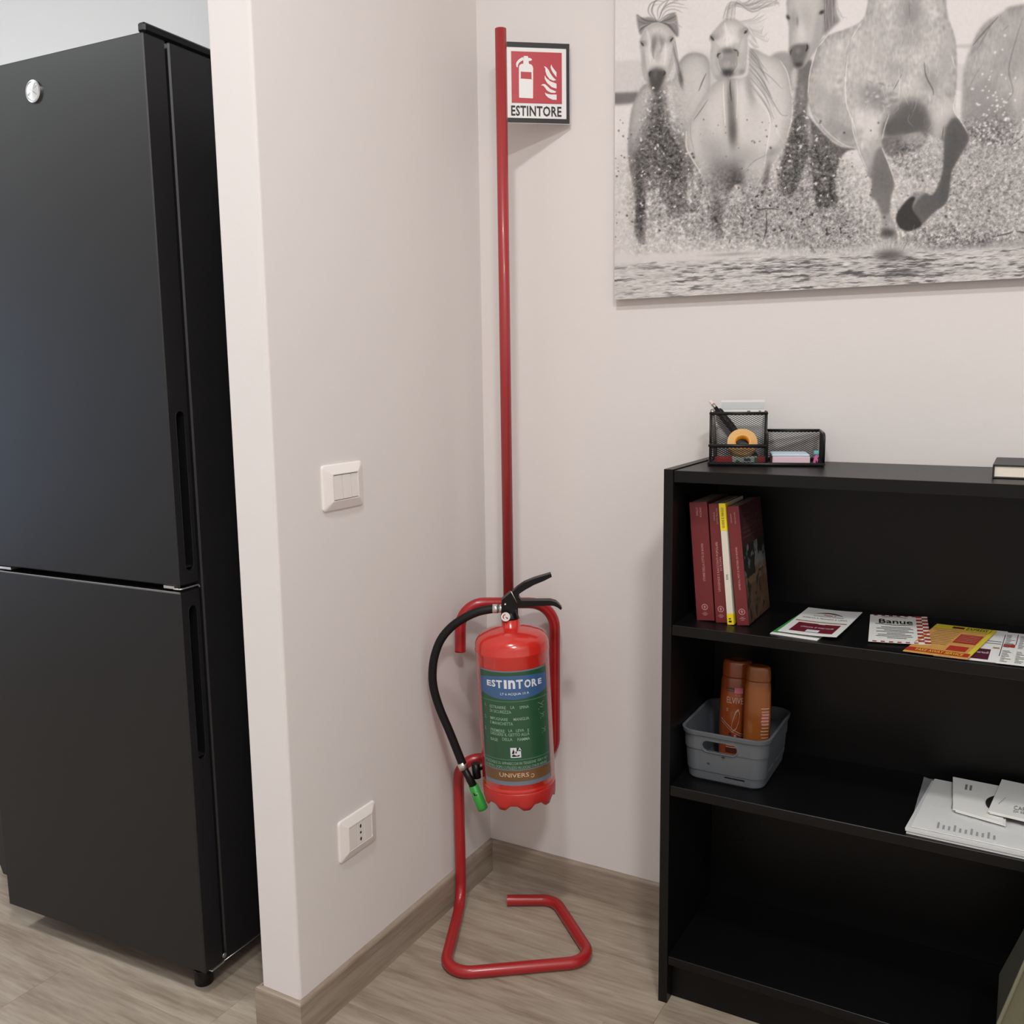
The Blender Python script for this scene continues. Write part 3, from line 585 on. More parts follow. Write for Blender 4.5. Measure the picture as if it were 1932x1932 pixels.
MB().tube([n1, n1.lerp(n2, .55), n1.lerp(n2, .6), n2+(n2-n1)*.1], [.0084, .0080, .0088, .0086], 24).build('nozzle', 'blackp', ex)
nz = MB().tube([n2, n2.lerp(n3, .9), n3], [.0104, .0118, .0113], 28).build('nozzle_tip', 'green_plastic', ex)
nm = MB(); d_ = (n3-n2).normalized(); w_ = Vector((d_.z, 0, -d_.x)); c0 = n2.lerp(n3, .27)
def nf(u, v): p = c0+w_*u+d_*v; p.y = -math.sqrt(max(.0112**2-u*u, 0)); return tuple(p)
for q in ([(-.0048, -.0040), (.0048, -.0040), (.0048, -.0012), (-.0048, -.0012)], [(.0016, -.0012), (.0048, -.0012), (.0048, .0050), (.0016, .0050)], [(-.0030, .0030), (.0016, .0030), (.0016, .0050), (-.0030, .0050)]): poly(nm, q, nf)
nm.build('tip_mark', 'ink_k', nz)
c1 = L(897, 1440, .012); c2 = L(900, 1467, .012)
mb = MB(); mb.tube([c1, c2], .0095, 20); mb.tube([c1.lerp(c2, .5), Vector((-RB+.0055, .030, c1.lerp(c2, .5).z))], .004, 10); mb.build('hose_holder', 'blackp', ex)
# hook that hangs the bottle on the upper bar of the stand
bar = sp(975, 1137.5); hb_ = EM.inverted() @ bar
mb = MB(); mb.tube(fillet([(hb_.x, .012, hb_.z-.030), (hb_.x, hb_.y-.03, hb_.z-.012), (hb_.x, hb_.y-.022, hb_.z+.0145), (hb_.x, hb_.y+.016, hb_.z+.0145), (hb_.x, hb_.y+.016, hb_.z-.006)], .008, 4), .0022, 10); mb.build('hanging_hook', 'blackp', ex)

# ================================================================== BOOKCASE
BX, BW, BY0, BY1, TB, BH = .5494, .80, -.2778, -.0008, .0178, 1.060
bc = thing('bookcase', 'low black bookcase with two shelves standing against the back wall', 'bookcase', (BX+BW/2, (BY0+BY1)/2, 0)); I = inv(bc)
def side(x0, x1, nm):
    p = [(BY0, 0), (BY1-.0125, 0), (BY1-.0125, .095), (BY1, .095), (BY1, BH), (BY0, BH)]
    return MB().prism(p, lambda a, b, d: (d, a, b), x0, x1).build(nm, 'shelf', bc, I)
sl = side(BX, BX+TB, 'side_panel'); side(BX+BW-TB, BX+BW, 'side_panel')
xi0, xi1 = BX+TB+.0006, BX+BW-TB-.0006
def board(nm, zt, th, y0=BY0+.0015, y1=BY1-.006): return MB().box(xi0, xi1, y0, y1, zt-th, zt, .0009).build(nm, 'shelf', bc, I)
board('top_board', 1.0580, .0215); board('bottom_shelf', .1001, .018)
Z1, Z2 = .7699, .4541
board('shelf', Z1, .0200); board('shelf', Z2, .0200)
MB().box(xi0, xi1, -.2505, -.2335, .0005, .082).build('plinth', 'shelf', bc, I)
MB().box(xi0, xi1, -.0055, -.0030, .095, 1.036).build('back_panel', 'shelf', bc, I)
mb = MB()
zz = .1452
while zz < 1.02:
    if abs(zz-Z1+.01) > .014 and abs(zz-Z2+.01) > .014:
        for yy in (-.245, -.045): disc(mb, yy, zz, .0026, lambda a, b: (BX+TB+.00035, a, b), 10); ring(mb, yy, zz, .0026, .0034, lambda a, b: (BX+TB+.0004, a, b), 10)
    zz += .032
tag(mb.build('peg_holes', mat('peg_hole_metal', (.05, .05, .05), .4, .3), sl), kind='stuff')

# ================================================================== BOOKS ON THE UPPER SHELF
def book(name, label, x, y, w, h, dep, lean, cov, yaw=0., group='books leaning on the upper shelf', spine=None, pg='pages'):
    lean = math.radians(lean)
    Mx = Matrix.Translation((x, y, Z1+.0003)) @ Matrix.Rotation(math.radians(yaw), 4, 'Z') @ Matrix.Rotation(-lean, 4, 'Y')
    t = thing(name, label, 'book', mat4=Mx, group=group)
    c = .0011
    mb = MB(); mb.prism([(0, 0), (w, 0), (w, dep), (w-c, dep), (w-c, .002), (c, .002), (c, dep), (0, dep)], lambda a, b, d: (a, b, d), 0, h); mb.build('cover', cov, t)
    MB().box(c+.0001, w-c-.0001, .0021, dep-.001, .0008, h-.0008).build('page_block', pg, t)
    return t, w, h, dep
def spine_text(t, w, h, items, ink, nm='spine_lettering'):
    mb = MB()
    for s, x0, x1, z0, z1 in items:      # reads from bottom to top
        put_text(mb, s, z0, z1, 0, 1, lambda u, v: ((x1+(x0-x1)*v)*w, -.0003, u*h))
    return mb.build(nm, ink, t)
def emblem(t, w, h, cz):
    mb = MB(); fn = lambda a, b: (w/2+a, -.0003, cz*h+b); r = .0058
    ring(mb, 0, 0, r*.80, r, fn, 20); stroke(mb, [(0, -r*.5), (0, r*.5)], .0018, fn); stroke(mb, [(-r*.4, r*.15), (0, -.0008), (r*.4, r*.15)], .0010, fn)
    for k, ww in ((-.0105, .006), (-.0130, .011), (-.0155, .006)): stroke(mb, [(-ww/2, k), (ww/2, k)], .0008, fn)
    mb.build('spine_emblem', 'ink_pink', t)
yb = -.2235
def bk(pxb0, pxb1, pyb, pyt, pxt0):
    b0 = at_y(pxb0, pyb, yb); b1 = at_y(pxb1, pyb, yb); tt = at_y(pxt0, pyt, yb); return b0.x, b1.x-b0.x, math.hypot(tt.x-b0.x, tt.z-Z1), -math.degrees(math.atan2(tt.x-b0.x, tt.z-Z1))
b3 = bk(1391.5, 1414, 1180, 956, 1371.5); b1 = bk(1315, 1348, 1168.5, 948, 1300.5); b2 = bk(1351, 1373.5, 1172, 951, 1337); b4 = bk(1374.5, 1387, 1178, 949.5, 1358)
def leaned(b, extra=0.): return b[0], b[1], b[2], b[3]
t, w, h, d = book('book', 'thick dark red book at the left end of the upper shelf', b1[0], yb, b1[1], b1[2], .132, b1[3], 'bk_red')
spine_text(t, w, h, [('STORIE DELLA CITTÀ DI ROMA', .48, .64, .335, .655), ('WILLY', .36, .46, .885, .955), ('POCINO', .56, .66, .875, .955)], 'ink_pink'); emblem(t, w, h, .115)
t, w, h, d = book('book', 'dark red book between the thick red one and the thin yellow book', b2[0], yb, b2[1]-.0012, b2[2], .130, b2[3], 'bk_red')
spine_text(t, w, h, [('LEGGENDE E RACCONTI POPOLARI', .38, .58, .265, .68), ('DI ROMA', .66, .84, .44, .56), ('CECILIA', .36, .48, .86, .93), ('GATTO TROCCHI', .62, .74, .83, .96)], 'ink_pink'); emblem(t, w, h, .115)
t, w, h, d = book('book', 'thin cream book with yellow ends wedged between the red books', b4[0], yb-.006, b4[1]-.0008, b4[2], .118, b4[3], 'bk_wht')
for z0, z1 in ((0, .094), (.775, 1)): mb = MB(); mb.box(-.0002, w+.0002, -.0003, .03, z0*h+.0004, z1*h-.0002); mb.build('yellow_band', 'bk_yel', t)
mb = MB(); put_text(mb, 'GUIDE E VIAGGI', .80*h, .965*h, 0, 1, lambda u, v: ((.68-.40*v)*w, -.0006, u)); put_text(mb, 'ROMA', .375*h, .42*h, 0, 1, lambda u, v: ((.66-.36*v)*w, -.0003, u)); rect(mb, .28*w, .62*w, .045*h, .055*h, lambda a, b: (a, -.0006, b)); rect(mb, .25*w, .70*w, .020*h, .035*h, lambda a, b: (a, -.0006, b)); mb.build('spine_lettering', 'ink_k', t)
t, w, h, d = book('book', 'dark red book with painted landscape cover, rightmost of the leaning row', b3[0], yb-.002, b3[1], b3[2], .150, b3[3], 'bk_red')
spine_text(t, w, h, [('SIMBOLI, MITI E MISTERI DI ROMA', .42, .60, .30, .66), ('MASSIMO', .24, .34, .865, .94), ('SALVATORI', .56, .66, .855, .95)], 'ink_pink'); emblem(t, w, h, .115)
def landscape():
    Hh, Ww = 96, 64; v, u = np.mgrid[0:1:Hh*1j, 0:1:Ww*1j]; im = np.zeros((Hh, Ww, 3)); N = lambda f, s: _noise(Hh, Ww, f, s)
    top = np.array([.040, .008, .013]); sky = np.array([.12, .12, .12]); hill = np.array([.075, .040, .022]); dark = np.array([.008, .010, .006])
    im[:] = sky*(.8+.5*N(6, 1)[..., None]); g = v > .62; im[g] = (hill*(.5+N(10, 2)[..., None]*1.3))[g]
    ruin = (v > .55) & (v < .68) & (N(8, 3) > .45); im[ruin] = [.12, .075, .045]
    tree = ((u < .42+.12*N(9, 4)) & (v > .34) & (v < .62) & (N(14, 5) > .40)) | ((u > .55) & (v > .32) & (v < .50) & (N(16, 6) > .52)); im[tree] = dark
    t2 = (v > .60) & (N(12, 7) > .62); im[t2] = dark*1.6
    im[v < .345] = top
    for yy in (.20, .235, .27): im[(abs(v-yy) < .005) & (u > .06) & (u < .94)] = [.09, .03, .03]
    return im
def _noise(Hh, Ww, f, seed):
    r = np.random.default_rng(seed); out = np.zeros((Hh, Ww)); amp = 1.; tot = 0.
    for o in range(4):
        fy, fx = max(2, int(f*2**o)), max(2, int(f*2**o*Ww/Hh)); gsm = r.random((fy+2, fx+2)); y = np.linspace(0, fy, Hh, endpoint=False)+.5*(o > 0); x = np.linspace(0, fx, Ww, endpoint=False)
        y = np.clip(y, 0, fy+.999); yi, xi = y.astype(int), x.astype(int); ty, tx = (y-yi)[:, None], (x-xi)[None]; ty, tx = ty*ty*(3-2*ty), tx*tx*(3-2*tx)
        a = gsm[yi][:, xi]; b = gsm[yi][:, xi+1]; c = gsm[np.minimum(yi+1, fy+1)][:, xi]; e = gsm[np.minimum(yi+1, fy+1)][:, xi+1]
        out += amp*((a*(1-tx)+b*tx)*(1-ty)+(c*(1-tx)+e*tx)*ty); tot += amp; amp *= .6
    return out/tot
painted('cover_print', landscape(), lambda U, V: np.stack([np.full_like(U, w+.0003), .001+U*(d-.002), .001+V*(h-.002)], 1), 63, 95, 'vprint', t)
mb = MB()
for s, a0, a1, z0, z1 in (('MASSIMO', .15, .55, .91, .935), ('SIMBOLI, MITI', .12, .88, .845, .885), ('E MISTERI', .15, .70, .80, .835)): put_text(mb, s, a0*d, a1*d, z0*h, z1*h, lambda u, v: (w+.0006, u, v))
mb.build('cover_lettering', mat('dim_title', (.09, .035, .04), .5), t)

# ================================================================== MENUS AND LEAFLETS ON THE UPPER SHELF
def sheet_frame(p00, p10, p01):
    "fn(u, v, d): u along p00>p10, v along p00>p01 on a thin sheet"
    o = Vector(p00); U = Vector(p10)-o; V = Vector(p01)-o; n = U.cross(V).normalized(); n = n if n.z > 0 else -n
    return lambda u, v, d=0.: tuple(o+U*u+V*v+n*d)
def leaflet(label, corners, z, th, m='paper', curl=0., cat='leaflet', group='menus and leaflets on the upper shelf', pages=1):
    (bl, br, tl) = corners; f0 = sheet_frame((*bl, z), (*br, z), (*tl, z)); cx = [(bl[0]+br[0]+tl[0])/3, (bl[1]+br[1]+tl[1])/3]
    t = thing('leaflet', label, cat, (cx[0], cx[1], z), group=group); I = inv(t)
    lift = lambda u, v: curl*(u**3*.6+(1-v)**3*.5)
    f = lambda u, v, d=0.: tuple(Vector(f0(u, v, d))+Vector((0, 0, lift(u, v))))
    n = 8; mb = MB(); vs = [f(i/n, j/n, d) for d in (0, th) for j in range(n+1) for i in range(n+1)]; k = (n+1)**2
    fs = [(j*(n+1)+i, (j+1)*(n+1)+i, (j+1)*(n+1)+i+1, j*(n+1)+i+1) for j in range(n) for i in range(n)]
    fs += [tuple(k+q for q in r[::-1]) for r in fs[:n*n]]; ed = [i for i in range(n)]+[i*(n+1)+n for i in range(n)]+[n*(n+1)+n-i for i in range(n)]+[(n-i)*(n+1) for i in range(n)]
    fs += [(ed[i], ed[(i+1) % len(ed)], ed[(i+1) % len(ed)]+k, ed[i]+k) for i in range(len(ed))]
    mb.add(vs, fs).build('sheet', m, t, I); return t, I, f, th
def prints(t, I, f, th, items, nm='print'):
    by = {}
    for it in items:
        mb = by.setdefault(it[0], MB()); kind = it[1]; d = th+.00025+.00012*len(by)
        g_ = lambda a, b, d=d: f(a, b, d)
        if kind == 'r': rect(mb, *it[2:6], g_, 6, 4)
        elif kind == 't': put_text(mb, it[2], *it[3:7], g_, it[7] if len(it) > 7 else 0.)
        elif kind == 's': stroke(mb, it[2], it[3], g_)
    for k, mb in by.items(): mb.build(nm, k, t, I)
zt0 = Z1+.0004
t, I, f, th = leaflet('green-edged leaflet lying under the white and maroon one', [(.7438, -.2560), (.8270, -.2640), (.7650, -.060)], zt0, .0012, 'paper', 0.)
prints(t, I, f, th, [('menu_g', 'r', 0, .13, .05, 1)])
t, I, f, th = leaflet('white leaflet with dark arc logo and maroon block beside the leaning books', [(.7560, -.2500), (.8579, -.2575), (.7660, -.0460)], zt0+.0022, .0010, 'paper', .006)
arc = [(.25+.5*k/12, .80+.06*math.sin(math.pi*k/12)-.03*k/12) for k in range(13)]
prints(t, I, f, th, [('menu_m', 'r', .14, .88, .08, .42), ('ink_k', 's', arc, [.006+.028*math.sin(math.pi*k/12) for k in range(13)]), ('redink', 't', 'Pizza e', .42, .64, .735, .79), ('ink_grey', 't', 'RISTORANTE PIZZERIA', .26, .80, .685, .72), ('ink_k', 't', 'APERTO A PRANZO E CENA', .10, .90, .60, .635),
    ('menu_t', 'r', .05, .95, .47, .495), ('ink_w', 't', 'chiuso il martedì', .26, .82, .24, .29), ('ink_w', 'r', .42, .64, .08, .17), ('ink_w', 's', [(.5, .405), (.62, .405)], .03)])
t, I, f, th = leaflet('white menu with red checked border and black script title', [(.9065, -.2369), (1.004, -.2159), (.8807, -.0431)], zt0+.0010, .0006, 'paper', .003)
it = []
for k in range(16):
    for j in (0, 1):
        if (k+j) % 2: it.append(('menu_r', 'r', .80+.1*j, .90+.1*j, k/16, (k+1)/16))
for k in range(12):
    if k % 2: it.append(('menu_r', 'r', k/15, (k+1)/15, 0, .035))
    if k % 2: it.append(('menu_m', 'r', k/15, (k+1)/15, .965, 1))
it += [('ink_k', 't', 'Banue', .16, .74, .68, .84, .012), ('ink_k', 's', [(.10, .66), (.45, .625), (.74, .66)], .012), ('redink', 's', [(.2, .92), (.45, .95), (.65, .90)], .012)]
for k, (a, b) in enumerate(((.2, .7), (.12, .74), (.25, .66), (.12, .74), (.3, .6), (.15, .7), (.12, .72), (.3, .62))): it.append(('ink_grey', 's', [(a, .54-.055*k), (b, .54-.055*k)], .014))
prints(t, I, f, th, it)
t, I, f, th = leaflet('white leaflet with plum block half under the yellow menu', [(1.0120, -.2700), (1.1080, -.2650), (1.0180, -.0640)], zt0+.0006, .0006, 'paper', 0.)
prints(t, I, f, th, [('menu_plum', 'r', .30, .82, .05, .36), ('ink_w', 't', 'chiuso il martedì', .34, .80, .22, .28), ('menu_t', 'r', .84, 1, .40, .44), ('ink_grey', 's', [(.5, .55), (.95, .55)], .012), ('ink_grey', 's', [(.5, .62), (.95, .62)], .012), ('menu_g', 'r', .62, .70, .70, .76)])
t, I, f, th = leaflet('printed price list at the right, beyond the yellow menu', [(1.1020, -.2700), (1.2100, -.2660), (1.1090, -.0700)], zt0+.0016, .0008, 'paper', 0.)
it = [('menu_r', 'r', .04, .20, .50, .60), ('b_brown', 'r', .02, .03, .2, .9), ('b_brown', 'r', .20, .21, .6, .95)]
for c in range(5):
    for k in range(22):
        if rng.random() < .8 and .46 < (k/22) < .48 or k not in (9, 10): it.append(('ink_grey', 'r', .05+.19*c, .05+.19*c+.05+.09*rng.random(), .05+.04*k, .062+.04*k))
prints(t, I, f, th, it)
t, I, f, th = leaflet('yellow and orange menu overlapping the checked one', [(.9659, -.2725), (1.0634, -.2755), (.9997, -.0684)], zt0+.0030, .0006, 'menu_o', 0.)
it = [('menu_y', 'r', .92, 1, .10, 1), ('menu_y', 'r', 0, .93, .86, 1), ('menu_r', 'r', 0, .97, .045, .15), ('menu_r', 'r', .54, .90, .44, .74), ('menu_r', 'r', .56, .86, .19, .34), ('menu_m', 'r', .30, .50, .90, .965), ('ink_k', 't', 'EXPRESS', .54, .88, .885, .97), ('menu_y', 't', 'TAKE AWAY SERVICE', .14, .88, .062, .130, .01)]
for k in range(9): it.append(('menu_t', 's', [(.10, .78-.055*k), (.50, .78-.055*k)], .010)); 
for k in range(5): it.append(('b_cream', 's', [(.57, .70-.052*k), (.88, .70-.052*k)], .010))
prints(t, I, f, th, it)

# ================================================================== BASKET WITH TWO BOTTLES
bx0, bx1, by0, by1, bh2 = .5810, .7290, -.2240, -.0460, .1020
bs = thing('storage_basket', 'grey plastic basket with oval handle hole on the middle shelf', 'basket', ((bx0+bx1)/2, (by0+by1)/2, Z2+.0003)); I = inv(bs)
def rrect(hw, hd, r, z, n=7):
    cx, cy = (bx0+bx1)/2, (by0+by1)/2; out = []
    for sx, sy, a0 in ((1, 1, 0), (-1, 1, 90), (-1, -1, 180), (1, -1, 270)):
        for k in range(n+1): a = math.radians(a0+90*k/n); out.append((cx+sx*(hw-r)+r*math.cos(a), cy+sy*(hd-r)+r*math.sin(a), Z2+.0003+z))
    return out
hw, hd = (bx1-bx0)/2, (by1-by0)/2; gx = .0095
def lv(t, ins=0.): e = gx*t; return rrect(hw+e-ins, hd+e-ins, .024+e*.6-ins*.6, t*bh2)
def loft(loops, closed_bot=True):
    m = len(loops[0]); mb = MB(); mb.smooth = True; mb.add([p for l in loops for p in l], [(k*m+i, k*m+(i+1) % m, (k+1)*m+(i+1) % m, (k+1)*m+i) for k in range(len(loops)-1) for i in range(m)])
    return mb, m
lo = lambda l, z: [(x, y, Z2+.0003+z) for x, y, _ in l]
loops = [lo(lv(0, .004), 0), lo(lv(0, 0), .004), lv(.20), lo(lv(.22, -.0012), .20*bh2+.001), lv(.62), lo(lv(.62, -.0016), .62*bh2+.001), lv(.90), lo(lv(.93, -.0030), .92*bh2), lo(lv(1, -.0032), bh2-.001), lo(lv(1, -.0018), bh2), lo(lv(1, .0004), bh2), lo(lv(1, .0024), bh2-.0015), lo(lv(0, .0030), .003)]
mb, m = loft(loops); mb.add(loops[0], [tuple(range(m))[::-1]]); mb.add(loops[-1], [tuple(range(m))])
bb = mb.build('basket_body', 'basket', bs, I)
cut = []
def pill(xc, zc, hwid, r, y0, y1):
    n = 8; pts = [(xc+hwid-r+r*math.sin(a*math.pi/n), zc+r*math.cos(a*math.pi/n)) for a in range(n+1)]+[(xc-hwid+r-r*math.sin(a*math.pi/n), zc-r*math.cos(a*math.pi/n)) for a in range(n+1)]
    return MB().prism(pts, lambda a, b, d: (a, d, Z2+b), y0, y1).build('cutter', 'basket', bs, I)
xc = (bx0+bx1)/2
cut += [pill(xc-.006, .0745, .0335, .0100, by0-.03, by0+.03), pill(xc+.022, .0150, .020, .0022, by0-.03, by0+.03), pill(xc-.028, .038, .0030, .0025, by0-.03, by0+.03), pill(xc, .0745, .033, .0098, by1-.03, by1+.03)]
for yy in (-.18, -.12, -.08):
    n = 8; cut.append(MB().prism([(yy-.02, Z2+.030), (yy+.02, Z2+.030), (yy+.02, Z2+.036), (yy-.02, Z2+.036)], lambda a, b, d: (d, a, b), bx1-.02, bx1+.03).build('cutter', 'basket', bs, I))
boolean_cut(bb, cut); bb.data.set_sharp_from_angle(angle=.6); wn = bb.modifiers.new('wn', 'WEIGHTED_NORMAL'); wn.keep_sharp = True; wn.weight = 100
n = 12; rim = [(xc-.006+.0235*s_+.0118*math.sin(math.pi*k/n)*s_, Z2+.0745+.0118*math.cos(math.pi*k/n)) for s_ in (1, -1) for k in (range(n+1) if s_ == 1 else range(n, -1, -1))]
yr = by0-.0075
MB().tube([(a, yr, b) for a, b in rim]+[(rim[0][0], yr, rim[0][1])], .0013, 8, False).build('handle_rim', 'basket', bs, I)
MB().lathe([(.001, -.0006), (.0035, -.0006), (.0035, 0), (.001, 0)], 5, ((bx0+bx1)/2+.001, by0-.0060, Z2+.0575)).build('basket_mark', 'blackp', bs, I)

def bottle(label, px0, px1, pytop, y, m, lean, cap_h, printed, depthf=.62):
    b0 = at_y(px0, pytop+60, y); b1 = at_y(px1, pytop+60, y); xm = (b0.x+b1.x)/2; R_ = (b1.x-b0.x)/2; zb = Z2+.0045; hh = at_y((px0+px1)/2, pytop, y).z-zb
    Mx = Matrix.Translation((xm, y, zb)) @ Matrix.Rotation(math.radians(lean), 4, 'Y') @ Matrix.Rotation(math.radians(12), 4, 'Z')
    t = thing('shampoo_bottle', label, 'bottle', mat4=Mx); fr_ = 1-cap_h/hh
    mb = MB(); mb.lathe([(.0001, 0), (.86, 0), (.95, .004), (.98, .02), (1., .35*hh), (1., .6*hh), (.97, .8*hh), (.92, hh*fr_-.002), (.90, hh*fr_-.0003), (.0001, hh*fr_-.0003)], 40, sx=R_, sy=R_*depthf); mb.build('bottle_body', m, t)
    mb = MB(); mb.lathe([(.0001, hh*fr_), (.91, hh*fr_), (.93, hh*fr_+.002), (.90, hh-.008), (.84, hh-.002), (.74, hh), (.58, hh-.0005), (.0001, hh-.002)], 40, sx=R_, sy=R_*depthf); mb.build('cap', m, t)
    if printed:
        def bf(d=.0006): return lambda p, z: ((R_+d)*math.sin(p), -(R_*depthf+d)*math.cos(p), z*hh)
        T = {}
        g = lambda k: T.setdefault(k, MB())
        rect(g('b_brown'), -.62, .05, .715, .745, bf(), 6); rect(g('b_pink'), -.10, .40, .70, .755, bf(.0007), 5); rect(g('b_brown'), -.55, .45, .12, .165, bf(), 8)
        put_text(g('b_cream'), 'L\'ORÉAL', -.55, -.12, .722, .738, bf(.0012)); put_text(g('b_cream'), 'ELVIVE', -.55, .45, .60, .66, bf(.0012)); put_text(g('b_pink'), 'TX AC', -.08, .32, .672, .69, bf(.001))
        stroke(g('b_cream'), [(-.95, .44), (-.5, .395), (-.1, .345), (.3, .315), (.6, .31)], .008, bf(.0012)); stroke(g('b_cream'), [(-.95, .415), (-.5, .37), (-.1, .32), (.3, .295), (.6, .29)], .005, bf(.0012))
        lp = [(.02+.17*math.sin(k*math.pi/9)*(1 if True else 0)+.10*(math.cos(k*math.pi/9)), .44+.10*math.cos(k*math.pi/9)) for k in range(18)]
        stroke(g('b_cream'), [(-.22, .33), (-.16, .42), (.02, .52), (.18, .545), (.26, .50), (.22, .43), (.08, .36), (-.18, .32)], [.012, .016, .018, .02, .02, .016, .012, .008], bf(.0012))
        ring(g('b_cream'), -.50, .535, .010, .016, lambda a, b: bf(.0012)(-.5+(a+.5)*4, b), 14)
        poly(g('b_brown'), [(-.35+.0, .315)]+[(.0-.38*math.cos(a*math.pi/10), .315-.075*math.sin(a*math.pi/10)) for a in range(1, 10)]+[(.38, .30)], bf(.0009)); rect(g('b_pink'), -.04, .10, .255, .30, bf(.0014), 2)
        for k in range(3): rect(g('b_cream'), -.50, .42-.1*k, .205-.018*k, .211-.018*k, bf(.0010), 5)
        for k, mb in T.items(): mb.build('bottle_print', k, t)
    else:
        T = {}
        g = lambda k: T.setdefault(k, MB())
        def bf(d=.0006): return lambda p, z: ((R_+d)*math.sin(p), -(R_*depthf+d)*math.cos(p), z*hh)
        for k in range(12): rect(g('b_cream'), .30+.1*math.sin(k*2.3)**2, 1.05, .62-.030*k, .629-.030*k, bf(), 5)
        for k in range(4): rect(g('b_pink'), .35, 1.0, .57-.03*k, .580-.03*k, bf(.0009), 5)
        for k, mb in T.items(): mb.build('bottle_print', k, t)
bottle('tall orange shampoo bottle with printed front in the grey basket, left of two', 1358, 1418, 1243, -.118, 'bottle', 1.0, .034, True)
bottle('amber bottle turned sideways in the grey basket, right of two', 1404, 1453, 1255, -.152, 'bottle2', 0.6, .030, False, .55)

# ================================================================== PAPERS ON THE MIDDLE SHELF
def stack(name, label, poly_, z0, z1, m, cat='papers', layers=1, group='papers piled on the middle shelf', bow=0.):
    c = np.mean(poly_, 0); t = thing(name, label, cat, (c[0], c[1], z0), group=group); I = inv(t)
    for k in range(layers):
        a = z0+(z1-z0)*k/layers; b = z0+(z1-z0)*(k+1)/layers-.0004*(layers > 1); dx = rng.uniform(-.0025, .0025) if layers > 1 else 0; dy = rng.uniform(-.0025, .0) if layers > 1 else 0
        mb = MB(); n = 6; P = [Vector((x+dx, y+dy, 0)) for x, y in poly_]
        vs = []; 
        for zz, s in ((a, 0), (b, 1)):
            for j in range(n+1):
                for i in range(n+1):
                    u, v = i/n, j/n; p = (P[0]*(1-u)+P[1]*u)*(1-v)+(P[3]*(1-u)+P[2]*u)*v; vs.append((p.x, p.y, zz+bow*(v**2)*(k/max(1, layers))))
        q = [(j*(n+1)+i, j*(n+1)+i+1, (j+1)*(n+1)+i+1, (j+1)*(n+1)+i) for j in range(n) for i in range(n)]; K = (n+1)**2
        ed = [i for i in range(n)]+[i*(n+1)+n for i in range(n)]+[n*(n+1)+n-i for i in range(n)]+[(n-i)*(n+1) for i in range(n)]
        mb.add(vs, [r[::-1] for r in q]+[tuple(K+x for x in r) for r in q]+[(ed[i], ed[(i+1) % len(ed)], ed[(i+1) % len(ed)]+K, ed[i]+K) for i in range(len(ed))]); mb.build('sheet', m, t, I)
    return t, I
zq = Z2+.0004
stack('paper_stack', 'white sheets at the bottom of the pile on the middle shelf', [(.985, -.2650), (1.262, -.2710), (1.250, -.0500), (1.006, -.0430)], zq, zq+.0095, 'paper2', layers=4)
zz = zq+.0100
t, I = stack('document_folder', 'printed sheets in a clear sleeve on top of the paper pile', [(.992, -.2600), (1.255, -.2660), (1.245, -.0520), (1.008, -.0400)], zz, zz+.0016, 'paper')
mb = MB(); fn = lambda a, b: (1.0+a, -.26+b, zz+.0020)
for k in range(11): rect(mb, .030+.0085*k, .0335+.0085*k, .012, .028 if k % 3 else .036, fn)
for k in range(3): rect(mb, .045+.006*k, .047+.006*k, .10, .19, fn)
mb.build('print', 'ink_grey', t, I)
sm = MB(); n, m_ = 30, 24; vs = [(.990+.262*i/n, -.2640+.216*j/m_, zz+.0032+.0012*math.sin(i*1.7+j*.6)*math.sin(j*1.1-i*.35)+.0012*rng.random()) for j in range(m_+1) for i in range(n+1)]
sm.smooth = True; sm.add(vs, [(j*(n+1)+i, j*(n+1)+i+1, (j+1)*(n+1)+i+1, (j+1)*(n+1)+i) for j in range(m_) for i in range(n)]); o = sm.build('plastic_sleeve', 'sleeve', t, I)
z3 = zz+.0065
t, I = stack('booklet', 'white booklet with small black bars, left of the two on the pile', [(1.052, -.1780), (1.130, -.1960), (1.128, -.0400), (1.041, -.0360)], z3, z3+.0045, 'paper', 'booklet', layers=2, group=None)
mb = MB(); fn = lambda a, b: (1.062+a, -.075+b, z3+.0049)
for k in (0, .0075): rect(mb, k, k+.0036, -.012, .012, fn)
mb.build('print', 'ink_grey', t, I)
# black curved edge between the two booklets
t = thing('disc_sleeve', 'black round-edged disc sleeve between the two white booklets', 'sleeve', (1.130, -.120, z3+.0058)); I = inv(t)
mb = MB(); mb.lathe([(.0001, 0), (.048, 0), (.048, .0014), (.0001, .0014)], 48, (1.146, -.128, z3+.0055)); mb.build('disc_cover', 'bk_blk', t, I)
t, I = stack('booklet', 'white booklet with lettering at the right end of the pile', [(1.104, -.1760), (1.222, -.1900), (1.232, -.0380), (1.120, -.0260)], z3+.0075, z3+.0125, 'paper', 'booklet', layers=2, group=None)
mb = MB(); fn = lambda a, b: (1.118+a, -.140+b, z3+.0130); put_text(mb, 'Powercom', 0, .020, 0, .0045, lambda a, b: fn(a*.5+b*.2, a*1.6-b*.5), .03)
put_text(mb, 'CARTA', .024, .055, -.012, .004, fn); put_text(mb, 'DI SERVIZI', .024, .060, -.024, -.015, fn); mb.build('print', 'ink_grey', t, I)

